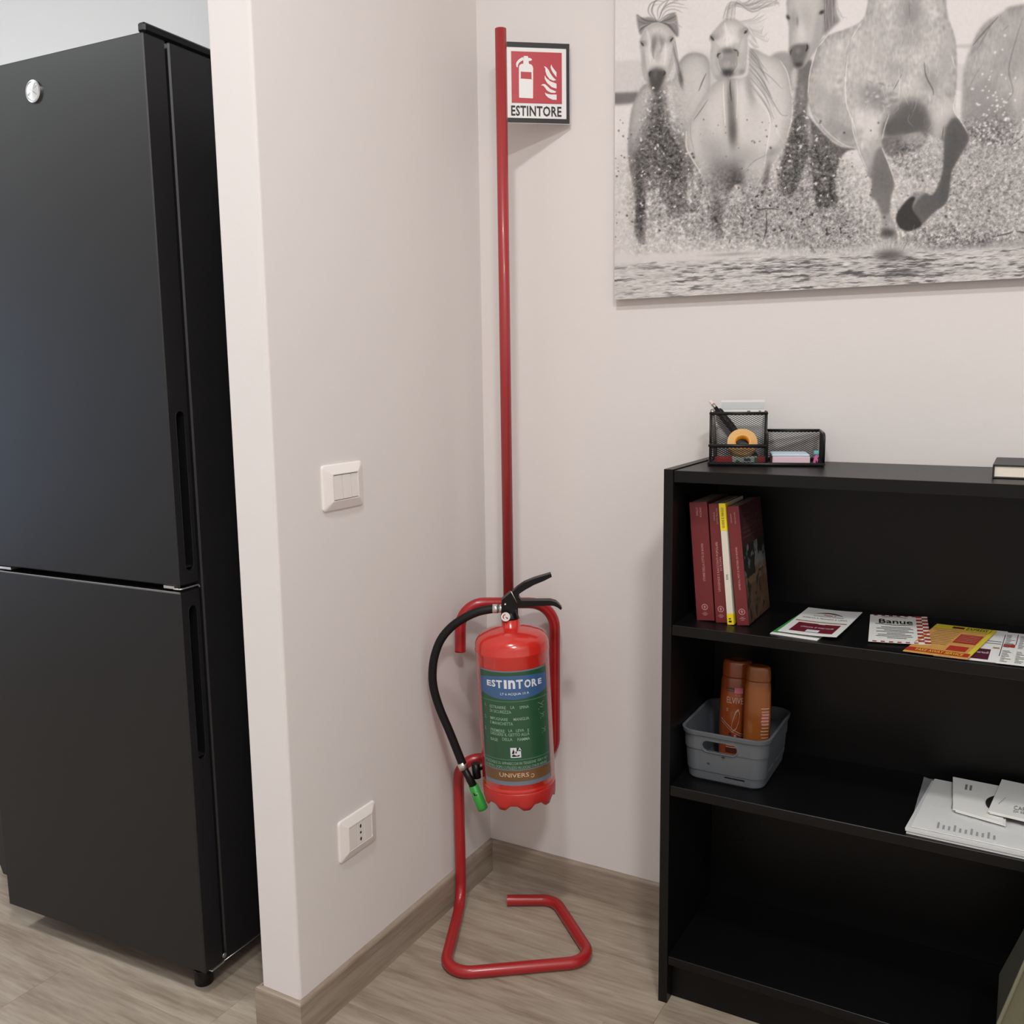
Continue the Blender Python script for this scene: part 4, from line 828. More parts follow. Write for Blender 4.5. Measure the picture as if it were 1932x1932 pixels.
# ================================================================== ORGANISER AND ITS CONTENTS
OA = math.radians(15.5); OO = Vector((.5995, -.1700, 1.0583)); ow, od = .2060, .1080
og = thing('desk_organizer', 'black wire mesh desk organiser at the left end of the bookcase top', 'organizer', OO, OA); OM = Matrix.Translation(OO) @ Matrix.Rotation(OA, 4, 'Z')
wr = .0011
def frame_tube(pts, r=.0021): return MB().tube(pts, r, 8)
def lattice(quad, nm='mesh_panel', px=.0070, pz=.0040, cutf=None):
    "expanded-metal sheet: flat diagonal strands clipped to a rectangle given by origin, u, v"
    o, u, v = [Vector(q) for q in quad]; Lu, Lv = u.length, v.length; uu, vv = u/Lu, v/Lv; nn = uu.cross(vv); mb = MB(); w = .00042
    def seg(a, b):
        d = (b-a); 
        if d.length < 1e-5: return
        d.normalize(); s = nn.cross(d)*w; e = nn*w*.7
        mb.add([a-s-e, a+s-e, a+s+e, a-s+e, b-s-e, b+s-e, b+s+e, b-s+e], [(0, 1, 5, 4), (1, 2, 6, 5), (2, 3, 7, 6), (3, 0, 4, 7)])
    sl = pz/px
    for sg in (1, -1):
        k0 = int(-Lu/px)-2; k1 = int((Lu*1+Lv/sl)/px)+2
        for k in range(k0, k1):
            # line y = sg*sl*(x - k*px) (+ Lv for the falling family)
            x_0 = k*px; f = (lambda x: sl*(x-x_0)) if sg == 1 else (lambda x: Lv-sl*(x-x_0)); xa, xb = x_0, x_0+Lv/sl
            a, b = max(0, xa), min(Lu, xb)
            if a < b: seg(o+uu*a+vv*f(a), o+uu*b+vv*f(b))
    return tag(mb.build(nm, 'mesh', og, fix=False), kind='stuff')
tb_h, tr_h, rb_h = .0960, .0375, .0600; sx = .1040; ty = .0480
lattice(((0, 0, .006), (sx, 0, 0), (0, 0, tr_h-.007))); lattice(((0, ty, .006), (sx, 0, 0), (0, 0, tb_h-.007))); lattice(((0, od, .006), (sx, 0, 0), (0, 0, tb_h-.007)))
lattice(((0, 0, .006), (0, ty, 0), (0, 0, tr_h-.007))); lattice(((0, ty, .006), (0, od-ty, 0), (0, 0, tb_h-.007))); lattice(((sx, ty, .006), (0, od-ty, 0), (0, 0, tb_h-.007)))
lattice(((sx, 0, .006), (0, ty, 0), (0, 0, rb_h-.010))); lattice(((ow, .016, .006), (0, od-.016, 0), (0, 0, rb_h-.007))); lattice(((sx, od, .006), (ow-sx, 0, 0), (0, 0, rb_h-.007)))
mb = MB(); mb.box(-.001, ow+.001, -.001, od+.001, 0, .0012); mb.build('tray_base', 'mesh', og)
def fr_(pts, r=.0022, closed=False, nm='rim'):
    P = [Vector(p) for p in pts]; P = P+[P[0]] if closed else P; mb = MB()
    for a, b in zip(P, P[1:]): mb.tube([a, b], r, 8)
    return mb.build(nm, 'mesh', og)
fr_([(0, 0, .0035), (ow, 0, .0035), (ow, od, .0035), (0, od, .0035)], .0036, True, 'base_rim')
fr_([(0, 0, tr_h), (sx, 0, tr_h)], .0034); fr_([(0, ty, tb_h), (sx, ty, tb_h), (sx, od, tb_h), (0, od, tb_h)], .0031, True); fr_([(0, 0, tr_h), (0, ty, tr_h)], .0024)
fr_([(0, ty, 0), (0, ty, tb_h)], .0022, nm='corner_post'); fr_([(0, od, 0), (0, od, tb_h)], .0022, nm='corner_post'); fr_([(sx, ty, 0), (sx, ty, tb_h)], .0020, nm='corner_post'); fr_([(sx, od, 0), (sx, od, tb_h)], .0020, nm='corner_post')
for xx, y0 in ((sx+.001, .004), (ow, .004)):
    P = fillet([(xx, y0, .002), (xx, y0, rb_h), (xx, od, rb_h)], .012, 6); MB().tube(P, .0026, 8).build('divider_rim', 'mesh', og)
fr_([(sx, od, rb_h), (ow, od, rb_h)], .0030)
def inorg(name, label, cat, mb_, m, loc, rot=(0, 0, 0)):
    t = thing(name, label, cat, mat4=OM @ Matrix.Translation(loc) @ Matrix.Rotation(rot[2], 4, 'Z') @ Matrix.Rotation(rot[1], 4, 'Y') @ Matrix.Rotation(rot[0], 4, 'X')); mb_.build('body', m, t); return t
# cards standing in the pen box
t = thing('note_card', 'white printed card standing at the back of the mesh pen box', 'card', mat4=OM @ Matrix.Translation((.018, .096, .004)))
MB().box(0, .0830, 0, .0016, 0, .1160).build('card', 'paper', t); MB().box(.0004, .0826, -.0006, -.0002, .0985, .1120).build('grey_strip', 'card', t)
mb = MB(); rect(mb, .050, .056, .0930, .0955, lambda a, b: (a, -.0004, b)); rect(mb, .072, .076, .0930, .0955, lambda a, b: (a, -.0004, b)); mb.build('print', 'ink_grey', t)
t = thing('note_card', 'pale card lying behind the mesh of the pen box, below the white card', 'card', mat4=OM @ Matrix.Translation((.004, .090, .0050)))
MB().box(.004, .094, 0, .0012, 0, .088).build('card', 'paper', t)
def stick(label, p0, p1, parts, name='pen', cat='pen'):
    p0, p1 = Vector(p0), Vector(p1); d = (p1-p0); Lg = d.length; q = Vector((0, 0, 1)).rotation_difference(d); t = thing(name, label, cat, mat4=OM @ Matrix.Translation(p0) @ q.to_matrix().to_4x4())
    for nm, m, prof in parts: MB().lathe([(r, z*Lg) for r, z in prof], 20).build(nm, m, t)
tipz = tb_h
stick('black pencil with pale eraser tip leaning left out of the pen box', (.085, .066, .010), (-.0030, .070, .1200), [('barrel', 'blackp', [(.0001, 0), (.0040, .03), (.0040, .885), (.0001, .885)]), ('ferrule', 'ferrule', [(.0036, .886), (.0037, .94), (.0001, .94)]), ('eraser', 'eraser', [(.0034, .941), (.0034, .99), (.0020, 1.), (.0001, 1.)])], 'pencil', 'pencil')
stick('thick black marker leaning beside the pencil in the pen box', (.088, .080, .008), (.0120, .082, .1020), [('barrel', 'blackp', [(.0001, 0), (.0060, .02), (.0068, .3), (.0068, .62), (.0001, .62)]), ('cap', 'rubber', [(.0001, .621), (.0072, .621), (.0072, .96), (.0055, 1.), (.0001, 1.)])], 'marker')
stick('grey capped pen standing at the left corner of the pen box', (.010, .062, .006), (.0020, .0585, .1040), [('barrel', 'ferrule', [(.0001, 0), (.0040, .02), (.0048, .5), (.0048, .93), (.0030, 1.), (.0001, 1.)])])
# tape roll standing in the front tray
mb = MB(); Rt, ri, wd = .0278, .0125, .0165; mb.smooth = True
prof = [(ri, -wd/2), (ri+.0028, -wd/2), (ri+.003, -wd/2+.0006), (Rt-.0006, -wd/2), (Rt, -wd/2+.0008), (Rt, wd/2-.0008), (Rt-.0006, wd/2), (ri, wd/2), (ri, -wd/2)]
n = 48; vs = [(r*math.cos(2*math.pi*k/n), y, r*math.sin(2*math.pi*k/n)) for r, y in prof for k in range(n)]; mb.add(vs, [(i*n+k, i*n+(k+1) % n, (i+1)*n+(k+1) % n, (i+1)*n+k) for i in range(len(prof)-1) for k in range(n)])
tp = inorg('tape_roll', 'amber adhesive tape roll standing in the front tray of the organiser', 'tape', mb, 'tape', (.0600, .0255, .0400), (-.52, 0, .05))
mb = MB(); mb.smooth = True; mb.add([(ri*q_*math.cos(2*math.pi*k/n), y, ri*q_*math.sin(2*math.pi*k/n)) for q_, y in ((1.0, -wd/2-.0004), (1.22, -wd/2-.0004), (1.0, -wd/2-.0004), (.995, wd/2)) for k in range(n)], [(i*n+k, i*n+(k+1) % n, (i+1)*n+(k+1) % n, (i+1)*n+k) for i in (0, 2) for k in range(n)]); mb.build('core', 'tapein', tp); mb = MB(); mb.tube([(0, wd/2-.0022, 0), (0, wd/2-.0004, 0)], ri-.0004, 32); mb.build('core_black_disc', 'blackp', tp)  # black disc added at the back of the core hole
t = thing('snack_bar', 'red, white and green wrapped packet lying in the front tray of the organiser', 'packet', mat4=OM @ Matrix.Translation((.006, .006, .0014)))
MB().box(.004, .098, .004, .022, 0, .0150, .003).build('wrapper', 'pkgred', t); MB().box(.034, .0835, .0036, .0224, .0002, .0155, .003).build('wrapper_band', 'pkgwht', t)
mb = MB(); fn = lambda a, b: (a, .0032, b); rect(mb, .077, .083, .001, .014, fn); poly(mb, [(.040, .002), (.046, .010), (.052, .003)], fn); mb.build('print', 'pkggrn', t); mb = MB(); rect(mb, .058, .070, .007, .012, lambda a, b: (a, .0030, b)); mb.build('print', 'navy', t)
# note block and clips in the right compartment
t = thing('note_block', 'stack of pale pink and blue note sheets in the right compartment of the organiser', 'notes', mat4=OM @ Matrix.Translation((.116, .020, .0014)) @ Matrix.Rotation(.04, 4, 'Z'))
MB().box(0, .068, 0, .070, 0, .0150, .001).build('pink_sheets', 'pinkpaper', t); MB().box(-.001, .067, .001, .071, .0152, .0190, .001).build('blue_sheets', 'bluepaper', t)
t = thing('clothes_peg', 'small pink and teal plastic peg beside the note sheets', 'peg', mat4=OM @ Matrix.Translation((.1930, .0210, .0014)) @ Matrix.Rotation(.3, 4, 'Z'))
mb = MB(); mb.prism([(-.004, 0), (-.001, 0), (.001, .010), (.004, .001), (.007, .002), (.003, .014), (.005, .022), (.001, .023), (-.002, .014)], lambda a, b, d: (a, d, b), -.002, .002); mb.build('peg_leg', 'pink', t)
MB().box(-.003, .006, -.003, .003, .0195, .0265, .001).build('peg_grip', 'teal', t)
t = thing('paper_clip', 'small black binder clip at the right end of the organiser', 'clip', mat4=OM @ Matrix.Translation((.1990, .0180, .0014)))
MB().prism([(-.004, 0), (.005, 0), (.003, .009), (-.001, .0095)], lambda a, b, d: (a, d, b), -.004, .012).build('clip_body', 'blackp', t)

# ================================================================== BOOK LYING ON TOP
q0 = at_z(1870, 905.5, 1.0583)
t = thing('closed_book', 'thick black hardcover book with cream pages lying on the bookcase top', 'book', (q0.x, -.200, 1.0583)); I = inv(t)
x0, x1, y0, y1 = q0.x, q0.x+.205, -.200, -.062; hb2 = at_y(1870, 876, -.200).z-1.0583
cv = MB(); cv.box(x0, x1, y0, y1, 1.0583, 1.0583+.0028, .0008); cv.box(x0, x1, y0, y1, 1.0583+hb2-.0026, 1.0583+hb2, .0010); cv.box(x0, x0+.0026, y0, y1, 1.0605, 1.0583+hb2-.002, .0008); cv.build('cover', 'bk_blk', t, I)
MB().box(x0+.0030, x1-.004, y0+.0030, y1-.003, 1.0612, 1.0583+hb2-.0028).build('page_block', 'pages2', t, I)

# ================================================================== OLIVE BAG IN THE LOWER RIGHT CORNER
t = thing('bag', 'olive green structured bag standing in front of the bookcase at lower right', 'bag', (1.33, -.40, 0)); I = inv(t)
yf, yk = -.430, -.335
F3 = at_y(1932, 1825, yf); F2 = at_y(1886, 1930, yf); K3 = at_y(1932, 1752, yk); K2 = at_y(1885, 1838, yk); K1 = at_y(1880, 1925, yk)
s3 = (F3-F2); 
def mirror(L_): return L_+[(2*1.335-x, z) for x, z in L_[::-1]]
s4 = (K3-K2)
front = mirror([(F2.x-.012, 0), (F2.x, F2.z), (F3.x, F3.z), (F3.x+s3.x*.55, F3.z+s3.z*.55), (F3.x+s3.x*1.0, F3.z+s3.z*.75)])
back = mirror([(K1.x-.010, 0), (K1.x, K1.z), (K2.x, K2.z), (K3.x, K3.z), (K3.x+s4.x*.5, K3.z+s4.z*.4)])
mb = MB(); fv = [(x, yf, z) for x, z in front]; bv = [(x, yk, z) for x, z in back]; n = len(fv)
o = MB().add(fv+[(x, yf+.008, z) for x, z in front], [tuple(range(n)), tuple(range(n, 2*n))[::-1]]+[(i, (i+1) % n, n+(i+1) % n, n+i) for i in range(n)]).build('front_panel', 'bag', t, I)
MB().add([(x, yf+.0082, z) for x, z in front]+bv, [(i, (i+1) % n, n+(i+1) % n, n+i) for i in range(n)]+[tuple(range(n, 2*n))[::-1]]).build('gusset', 'bag_shaded', t, I)
MB().tube([(x-.001, yf, z) for x, z in front[:5]]+[(x+.001, yf, z) for x, z in front[5:]], .0030, 8).build('piping', 'bag_pipe', t, I)
for yy in (yf-.004, yk+.004):
    zt8 = max(z for x, z in (front if yy < -.4 else back)); MB().tube(fillet([(1.285, yy, zt8-.05), (1.285, yy, zt8+.11), (1.385, yy, zt8+.11), (1.385, yy, zt8-.05)], .04, 8), .0065, 10).build('handle', 'bag_shaded', t, I)

# ================================================================== CANVAS PRINT (black and white horses running through water)
class Pic:
    "small greyscale painter; drawing units are image pixels, 0..1 grey"
    def __init__(s, w, h, ox, oy): s.w, s.h, s.ox, s.oy = w, h, ox, oy; s.im = np.full((h, w), .8); s.Y, s.X = np.mgrid[0:h, 0:w].astype(float); s.X -= ox; s.Y -= oy; s.r = np.random.default_rng(5)
    def blur(s, a, k):
        k = int(round(k))
        if k < 1: return a
        for _ in range(3):
            for ax in (0, 1):
                p = np.pad(a, [(k+1, k) if i == ax else (0, 0) for i in (0, 1)], mode='edge'); c = np.cumsum(p, ax); n = a.shape[ax]
                a = (c.take(range(2*k+1, 2*k+1+n), ax)-c.take(range(0, n), ax))/(2*k+1)
        return a
    def mask(s, pts, soft=1., rnd=True):
        P = np.array(pts, float)
        if rnd:
            n = len(P); out = []
            for i in range(n):
                a, b, c, d = P[i-1], P[i], P[(i+1) % n], P[(i+2) % n]
                for t in (0, .25, .5, .75): out.append(.5*((2*b)+(c-a)*t+(2*a-5*b+4*c-d)*t*t+(3*b-3*c+d-a)*t**3))
            P = np.array(out)
        m = np.zeros((s.h, s.w)); x0, x1 = int(max(0, P[:, 0].min()+s.ox-4)), int(min(s.w, P[:, 0].max()+s.ox+5)); y0, y1 = int(max(0, P[:, 1].min()+s.oy-4)), int(min(s.h, P[:, 1].max()+s.oy+5))
        if x1 <= x0 or y1 <= y0: return m
        X, Y = s.X[y0:y1, x0:x1], s.Y[y0:y1, x0:x1]; ins = np.zeros(X.shape, bool); n = len(P)
        for i in range(n):
            (xa, ya), (xb, yb) = P[i], P[(i+1) % n]
            if ya == yb: continue
            ins ^= ((ya > Y) != (yb > Y)) & (X < (xb-xa)*(Y-ya)/(yb-ya)+xa)
        m[y0:y1, x0:x1] = ins; pad = int(3*soft+4); ya, yb_, xa, xb_ = max(0, y0-pad), min(s.h, y1+pad), max(0, x0-pad), min(s.w, x1+pad)
        m[ya:yb_, xa:xb_] = s.blur(m[ya:yb_, xa:xb_], soft); return m
    def fill(s, m, tone, a=1.): s.im = s.im*(1-m*a)+tone*m*a
    def vol(s, m, k, amt, lift=0.):
        e = m*(1-s.blur(m, k)); s.im = s.im-e*amt+lift*m*(s.blur(m, k)-.5)
    def blob(s, x, y, rx, ry, tone, a=.8, ang=0., m=None):
        c, q = math.cos(math.radians(ang)), math.sin(math.radians(ang)); dx, dy = s.X-x, s.Y-y; u, v = (dx*c+dy*q)/rx, (-dx*q+dy*c)/ry
        w = np.exp(-(u*u+v*v)**1.25)*a
        if m is not None: w = w*m
        s.im = s.im*(1-w)+tone*w
    def line(s, pts, w, tone, a=.8, m=None, taper=True):
        P = np.array(pts, float); 
        if len(P) > 2:
            Q = [P[0]*2-P[1], *P, P[-1]*2-P[-2]]; out = []
            for i in range(1, len(Q)-2):
                for t in (0, .25, .5, .75): p, b, c, d = Q[i-1], Q[i], Q[i+1], Q[i+2]; out.append(.5*((2*b)+(c-p)*t+(2*p-5*b+4*c-d)*t*t+(3*b-3*c+d-p)*t**3))
            P = np.array(out+[P[-1]])
        x0, x1 = int(max(0, P[:, 0].min()+s.ox-3*w-2)), int(min(s.w, P[:, 0].max()+s.ox+3*w+3)); y0, y1 = int(max(0, P[:, 1].min()+s.oy-3*w-2)), int(min(s.h, P[:, 1].max()+s.oy+3*w+3))
        if x1 <= x0 or y1 <= y0: return
        X, Y = s.X[y0:y1, x0:x1], s.Y[y0:y1, x0:x1]; g = np.zeros(X.shape); n = len(P)-1
        for i in range(n):
            ax, ay = P[i]; bx, by = P[i+1]; L2 = (bx-ax)**2+(by-ay)**2+1e-9; t = np.clip(((X-ax)*(bx-ax)+(Y-ay)*(by-ay))/L2, 0, 1); d2 = (X-ax-t*(bx-ax))**2+(Y-ay-t*(by-ay))**2
            ww = w*(1-.75*abs(2*(i+t)/n-1)**2) if taper else w; g = np.maximum(g, np.exp(-d2/(ww*ww*.5+.05)))
        if m is not None: g = g*m[y0:y1, x0:x1]
        s.im[y0:y1, x0:x1] = s.im[y0:y1, x0:x1]*(1-g*a)+tone*g*a
    def noise(s, k, kx=None, seed=None):
        n = s.r.standard_normal((s.h, s.w)); 
        if kx is None: n = s.blur(n, k) if k >= 1 else n
        else:
            for ax, q in ((0, k), (1, kx)):
                q = int(q)
                if q < 1: continue
                for _ in range(2): p = np.pad(n, [(q+1, q) if i == ax else (0, 0) for i in (0, 1)], mode='wrap'); c = np.cumsum(p, ax); m = n.shape[ax]; n = (c.take(range(2*q+1, 2*q+1+m), ax)-c.take(range(0, m), ax))/(2*q+1)
        return n/(n.std()+1e-9)
def paint_horses():
    W_, H_, OX, OY = 1200, 840, 14, 260; p = Pic(W_, H_, OX, OY); K = 1/2.5026
    z = lambda pts: [(x*K, y*K) for x, y in pts]
    X, Y = p.X, p.Y; sm = lambda e0, e1, v: np.clip((v-e0)/(e1-e0), 0, 1)**2*(3-2*np.clip((v-e0)/(e1-e0), 0, 1))
    n0, n1, n2, n3, n8, n20 = p.noise(0), p.noise(0)*.5+p.noise(1)*.7, p.noise(1), p.noise(2), p.noise(8), p.noise(20); fur = p.noise(3, 1); furh = p.noise(1, 3)
    # backdrop
    p.im = .845-.02*sm(-180, 60, Y)+.004*n20
    hill = sm(112, 120, Y+4*np.sin(X/60))*(1-sm(168, 174, Y)); p.im = p.im*(1-hill*.35)+.66*hill*.35
    p.fill(p.mask(z([(-60, 440), (40, 436), (110, 432), (120, 480), (60, 492), (-60, 497)]), 1.5, False), .40, .95)
    p.fill(p.mask(z([(330, 262), (440, 250), (470, 300), (480, 520), (330, 520)]), 4), .70, .6)
    p.fill(p.mask(z([(740, 262), (830, 255), (850, 420), (760, 340)]), 1.5), .52, .8)
    p.fill(p.mask(z([(1610, 212), (1700, 208), (1700, 226), (1610, 226)]), 1), .70, .7)
    # spray field
    sp_ = sm(240, 330, Y-.05*X); p.im = p.im*(1-sp_*.5)+(.74-.10*sm(450, 760, X))*sp_*.5
    rf = sm(540, 640, X)*sm(200, 260, Y); p.im = p.im*(1-rf*.75)+.585*rf*.75
    spray = lambda m, dark, light, k=1.: None
    # horse 5, right, partly hidden
    m5 = p.mask(z([(2600, -60), (1932, 20), (1830, 60), (1745, 110), (1690, 200), (1655, 300), (1640, 420), (1640, 560), (1665, 640), (1760, 690), (1932, 720), (2600, 800)]), 1.6); p.fill(m5, .655); p.vol(m5, 14, .12)
    p.im += m5*(.035*n8*.6+.02*fur)
    for a in ((1900, 250, 120, 160, .58, .6, 0), (1720, 560, 90, 160, .50, .8, 10), (1870, 560, 90, 90, .44, .7, 0), (1760, 420, 60, 90, .56, .6, 20), (1985, 620, 100, 80, .78, .7, 0), (1905, 450, 30, 120, .74, .6, 8)): p.blob(a[0]*K, a[1]*K, a[2]*K, a[3]*K, a[4], a[5], a[6], m5)
    for q, w, t in (([(1810, 80), (1745, 150), (1690, 215)], 2.6, .38), ([(1790, 100), (1750, 165), (1710, 235)], 1.3, .45), ([(1925, 90), (1890, 200), (1860, 330), (1880, 430), (1850, 480)], 1.6, .45), ([(1740, 300), (1700, 360), (1660, 440)], 1.0, .5), ([(1932, 640), (1900, 665), (1870, 690)], 1.3, .25), ([(1860, 120), (1830, 150)], 1.0, .5)): p.line(z(q), w, t, .8)
    # horse 1, left
    b1 = p.mask(z([(150, 395), (105, 450), (75, 540), (62, 690), (70, 790), (86, 880), (98, 1000), (92, 1080), (110, 1140), (142, 1150), (152, 1060), (146, 960), (170, 905), (208, 892), (222, 940), (250, 1020), (300, 1030), (340, 1000), (400, 980), (420, 800), (440, 560), (450, 330), (425, 262), (350, 252), (300, 300), (270, 380)]), 1.3); p.fill(b1, .71); p.vol(b1, 9, .30)
    for a in ((205, 470, 34, 60, .34, .95, 0), (200, 560, 45, 80, .36, .9, 0), (215, 690, 115, 110, .30, .92, 0), (115, 780, 45, 90, .34, .9, 0), (290, 800, 110, 130, .33, .92, 0), (120, 980, 26, 170, .24, .97, 0), (300, 950, 80, 70, .36, .8, 0), (110, 600, 22, 90, .66, .8, 8), (270, 520, 16, 120, .80, .8, -5), (310, 520, 14, 120, .70, .6, -6), (400, 400, 60, 100, .76, .6, 0)): p.blob(a[0]*K, a[1]*K, a[2]*K, a[3]*K, a[4], a[5], a[6], b1)
    for q in ([(150, 915), (165, 900), (205, 890), (190, 940), (160, 985), (146, 1010)], [(222, 965), (240, 960), (238, 1020), (222, 1030)], [(372, 800), (384, 790), (388, 900), (374, 880)], [(345, 830), (360, 820), (362, 960), (342, 960)]): p.fill(p.mask(z(q), .8), .82, .95)
    h1 = p.mask(z([(118, 200), (124, 262), (130, 332), (143, 378), (160, 400), (185, 440), (212, 430), (240, 385), (262, 340), (281, 288), (288, 220), (277, 160), (252, 125), (220, 108), (186, 110), (150, 132), (128, 168)]), .9); p.fill(h1, .78); p.vol(h1, 8, .30)
    for a in ((200, 185, 42, 30, .58, .85, 0), (185, 215, 12, 40, .42, .8, 5), (228, 198, 14, 18, .48, .6, 0), (205, 255, 14, 40, .60, .6, 0), (135, 290, 9, 60, .62, .8, 0), (262, 290, 9, 50, .68, .7, 0), (140, 205, 14, 16, .60, .8, 0), (262, 195, 14, 16, .60, .8, 0)): p.blob(a[0]*K, a[1]*K, a[2]*K, a[3]*K, a[4], a[5], a[6], h1)
    mz = p.mask(z([(158, 345), (166, 332), (200, 320), (232, 330), (240, 352), (226, 395), (208, 434), (188, 440), (170, 412), (161, 375)]), 1.8); p.fill(mz, .27); p.blob(190*K, 352*K, 12*K, 20*K, .38, .6, 0, mz); p.line(z([(166, 364), (164, 346), (172, 337)]), 2.0, .10, .9); p.line(z([(228, 358), (237, 345), (232, 333)]), 2.0, .08, .9); p.blob(205*K, 322*K, 40*K, 14*K, .52, .5, 0, h1)
    for q, w, t, a in (([(150, 140), (165, 200), (168, 300)], 5, .86, .5), ([(238, 200), (240, 260), (232, 310)], 4, .87, .5), ([(136, 230), (142, 300), (156, 370)], 3, .60, .6), ([(272, 220), (268, 280), (246, 345)], 3, .62, .6), ([(180, 180), (176, 230), (186, 280)], 4, .45, .5), ([(215, 170), (222, 215), (214, 250)], 4, .5, .5)): p.line(z(q), w, t, a, h1)
    for k in range(40): x, y = p.r.uniform(135, 265), p.r.uniform(130, 320); p.line(z([(x, y), (x+p.r.uniform(-4, 4), y+14)]), .8, p.r.choice([.55, .66, .86]), .4, h1)
    for x, y, d in ((130, 208, 1), (268, 187, -1)): p.blob((x+5*d)*K, (y-1)*K, 15*K, 15*K, .55, .6, 0, h1); p.line(z([(x-7, y-9), (x, y), (x+6, y+10)] if d > 0 else [(x+8, y-9), (x, y), (x-5, y+10)]), 2.6, .14, .95); x_=x; p.line(z([(x-13, y-10), (x, y-14), (x+13, y-6)]), .9, .40, .7)
    er = p.mask(z([(103, 66), (122, 84), (170, 82), (212, 100), (240, 82), (282, 60), (296, 100), (302, 168), (286, 170), (268, 140), (235, 112), (212, 106), (170, 114), (140, 138), (122, 168), (108, 120)]), 1.); p.fill(er, .50)
    for q, t in (([(106, 70), (150, 98), (210, 102)], .30), ([(110, 100), (150, 112), (200, 104)], .36), ([(116, 130), (150, 118), (200, 106)], .68), ([(115, 150), (135, 128), (170, 112)], .32), ([(215, 104), (255, 92), (290, 75)], .34), ([(220, 108), (270, 108), (296, 92)], .64), ([(225, 108), (262, 122), (296, 168)], .36), ([(210, 104), (250, 118), (284, 160)], .26)): p.line(z(q), 2.0, t, .8)
    for q, t in (([(200, 100), (160, 62), (168, 20), (200, 4), (230, 8)], .46), ([(205, 98), (172, 60), (184, 26), (214, 20)], .66), ([(196, 98), (176, 50), (190, 8), (215, -10)], .40), ([(205, 100), (205, 40), (250, 0), (300, 6)], .55), ([(210, 98), (225, 45), (270, 14), (330, 24)], .48), ([(214, 98), (240, 55), (280, 44), (320, 60)], .56), ([(214, 96), (250, 70), (290, 60)], .42), ([(205, 95), (235, 30), (262, -10)], .5), ([(215, 60), (260, 30), (345, 40)], .62), ([(250, 20), (300, 0), (340, 2)], .6), ([(270, 100), (300, 120), (318, 130)], .62)): p.line(z(q), 1.7, t, .75)
    for k in range(16):
        x = 272+p.r.uniform(0, 14); p.line(z([(x, 190+k*6), (x+10+k, 250+k*9), (x+22+k*1.4, 320+k*7)]), 1.2, p.r.choice([.36, .45, .62, .74]), .6)
    p.blob(312*K, 372*K, 11*K, 42*K, .28, .8, -8); p.line(z([(432, 345), (412, 390), (396, 432)]), 1.4, .25, .8)
    # horse 3, between
    n3m = p.mask(z([(838, 318), (925, 280), (945, 400), (915, 480), (905, 560), (920, 700), (850, 900), (780, 900), (790, 740), (832, 640), (842, 480)]), 2.); p.fill(n3m, .40)
    p.fill(p.mask(z([(835, 330), (862, 330), (852, 470), (836, 560), (830, 420)]), 1.5), .74, .9); p.blob(880*K, 440*K, 16*K, 60*K, .55, .5, 5); p.blob(860*K, 640*K, 40*K, 110*K, .30, .8, 12)
    h3 = p.mask(z([(850, -260), (815, -60), (812, 70), (822, 130), (822, 230), (832, 290), (850, 318), (880, 325), (905, 300), (928, 268), (962, 210), (988, 150), (992, 60), (985, -60), (975, -260)]), 1.); p.fill(h3, .72); p.vol(h3, 9, .25)
    for a in ((845, 90, 16, 50, .55, .7, 0), (905, 80, 30, 60, .64, .6, 0), (960, 130, 20, 90, .60, .7, 10), (880, 160, 22, 60, .80, .7, 0), (940, 220, 20, 40, .60, .6, 20), (862, 100, 7, 26, .42, .6, 0)): p.blob(a[0]*K, a[1]*K, a[2]*K, a[3]*K, a[4], a[5], a[6], h3)
    mz = p.mask(z([(826, 235), (848, 212), (890, 206), (915, 208), (916, 235), (900, 278), (880, 320), (852, 318), (834, 285)]), 2.4); p.fill(mz, .36, .95); p.line(z([(902, 244), (910, 226), (908, 210)]), 2.2, .08, .95); p.line(z([(830, 262), (830, 244), (838, 234)]), 1.8, .16, .9); p.blob(868*K, 305*K, 26*K, 12*K, .16, .7, 0, mz); p.blob(865*K, 240*K, 14*K, 14*K, .52, .6, 0, mz)
    p.blob(818*K, 82*K, 8*K, 12*K, .15, .9, -30); p.blob(978*K, 58*K, 14*K, 9*K, .13, .95, -30)
    p.fill(p.mask(z([(985, -180), (992, 40), (985, 165), (1010, 150), (1040, 120), (1062, 95), (1045, 40), (1050, -180)]), 2), .46, .9)
    for k in range(12): x = 990+k*5; p.line(z([(x, -20), (x+6*math.sin(k), 60), (x+4, 150-k*5)]), 1.2, p.r.choice([.30, .42, .62]), .7)
    for q in ([(1040, 30), (1065, 60), (1080, 100)], [(1050, 10), (1062, 70), (1098, 88)]): p.line(z(q), .8, .55, .6)
    # horse 2
    b2 = p.mask(z([(500, 372), (430, 440), (370, 540), (335, 610), (332, 690), (366, 765), (412, 830), (422, 920), (440, 985), (458, 1060), (470, 1125), (502, 1130), (516, 1000), (535, 940), (560, 880), (598, 878), (612, 960), (690, 950), (720, 880), (742, 780), (800, 690), (832, 590), (838, 480), (818, 350), (780, 282), (720, 262), (640, 230), (632, 340), (600, 370)]), 1.2); p.fill(b2, .765); p.vol(b2, 12, .26)
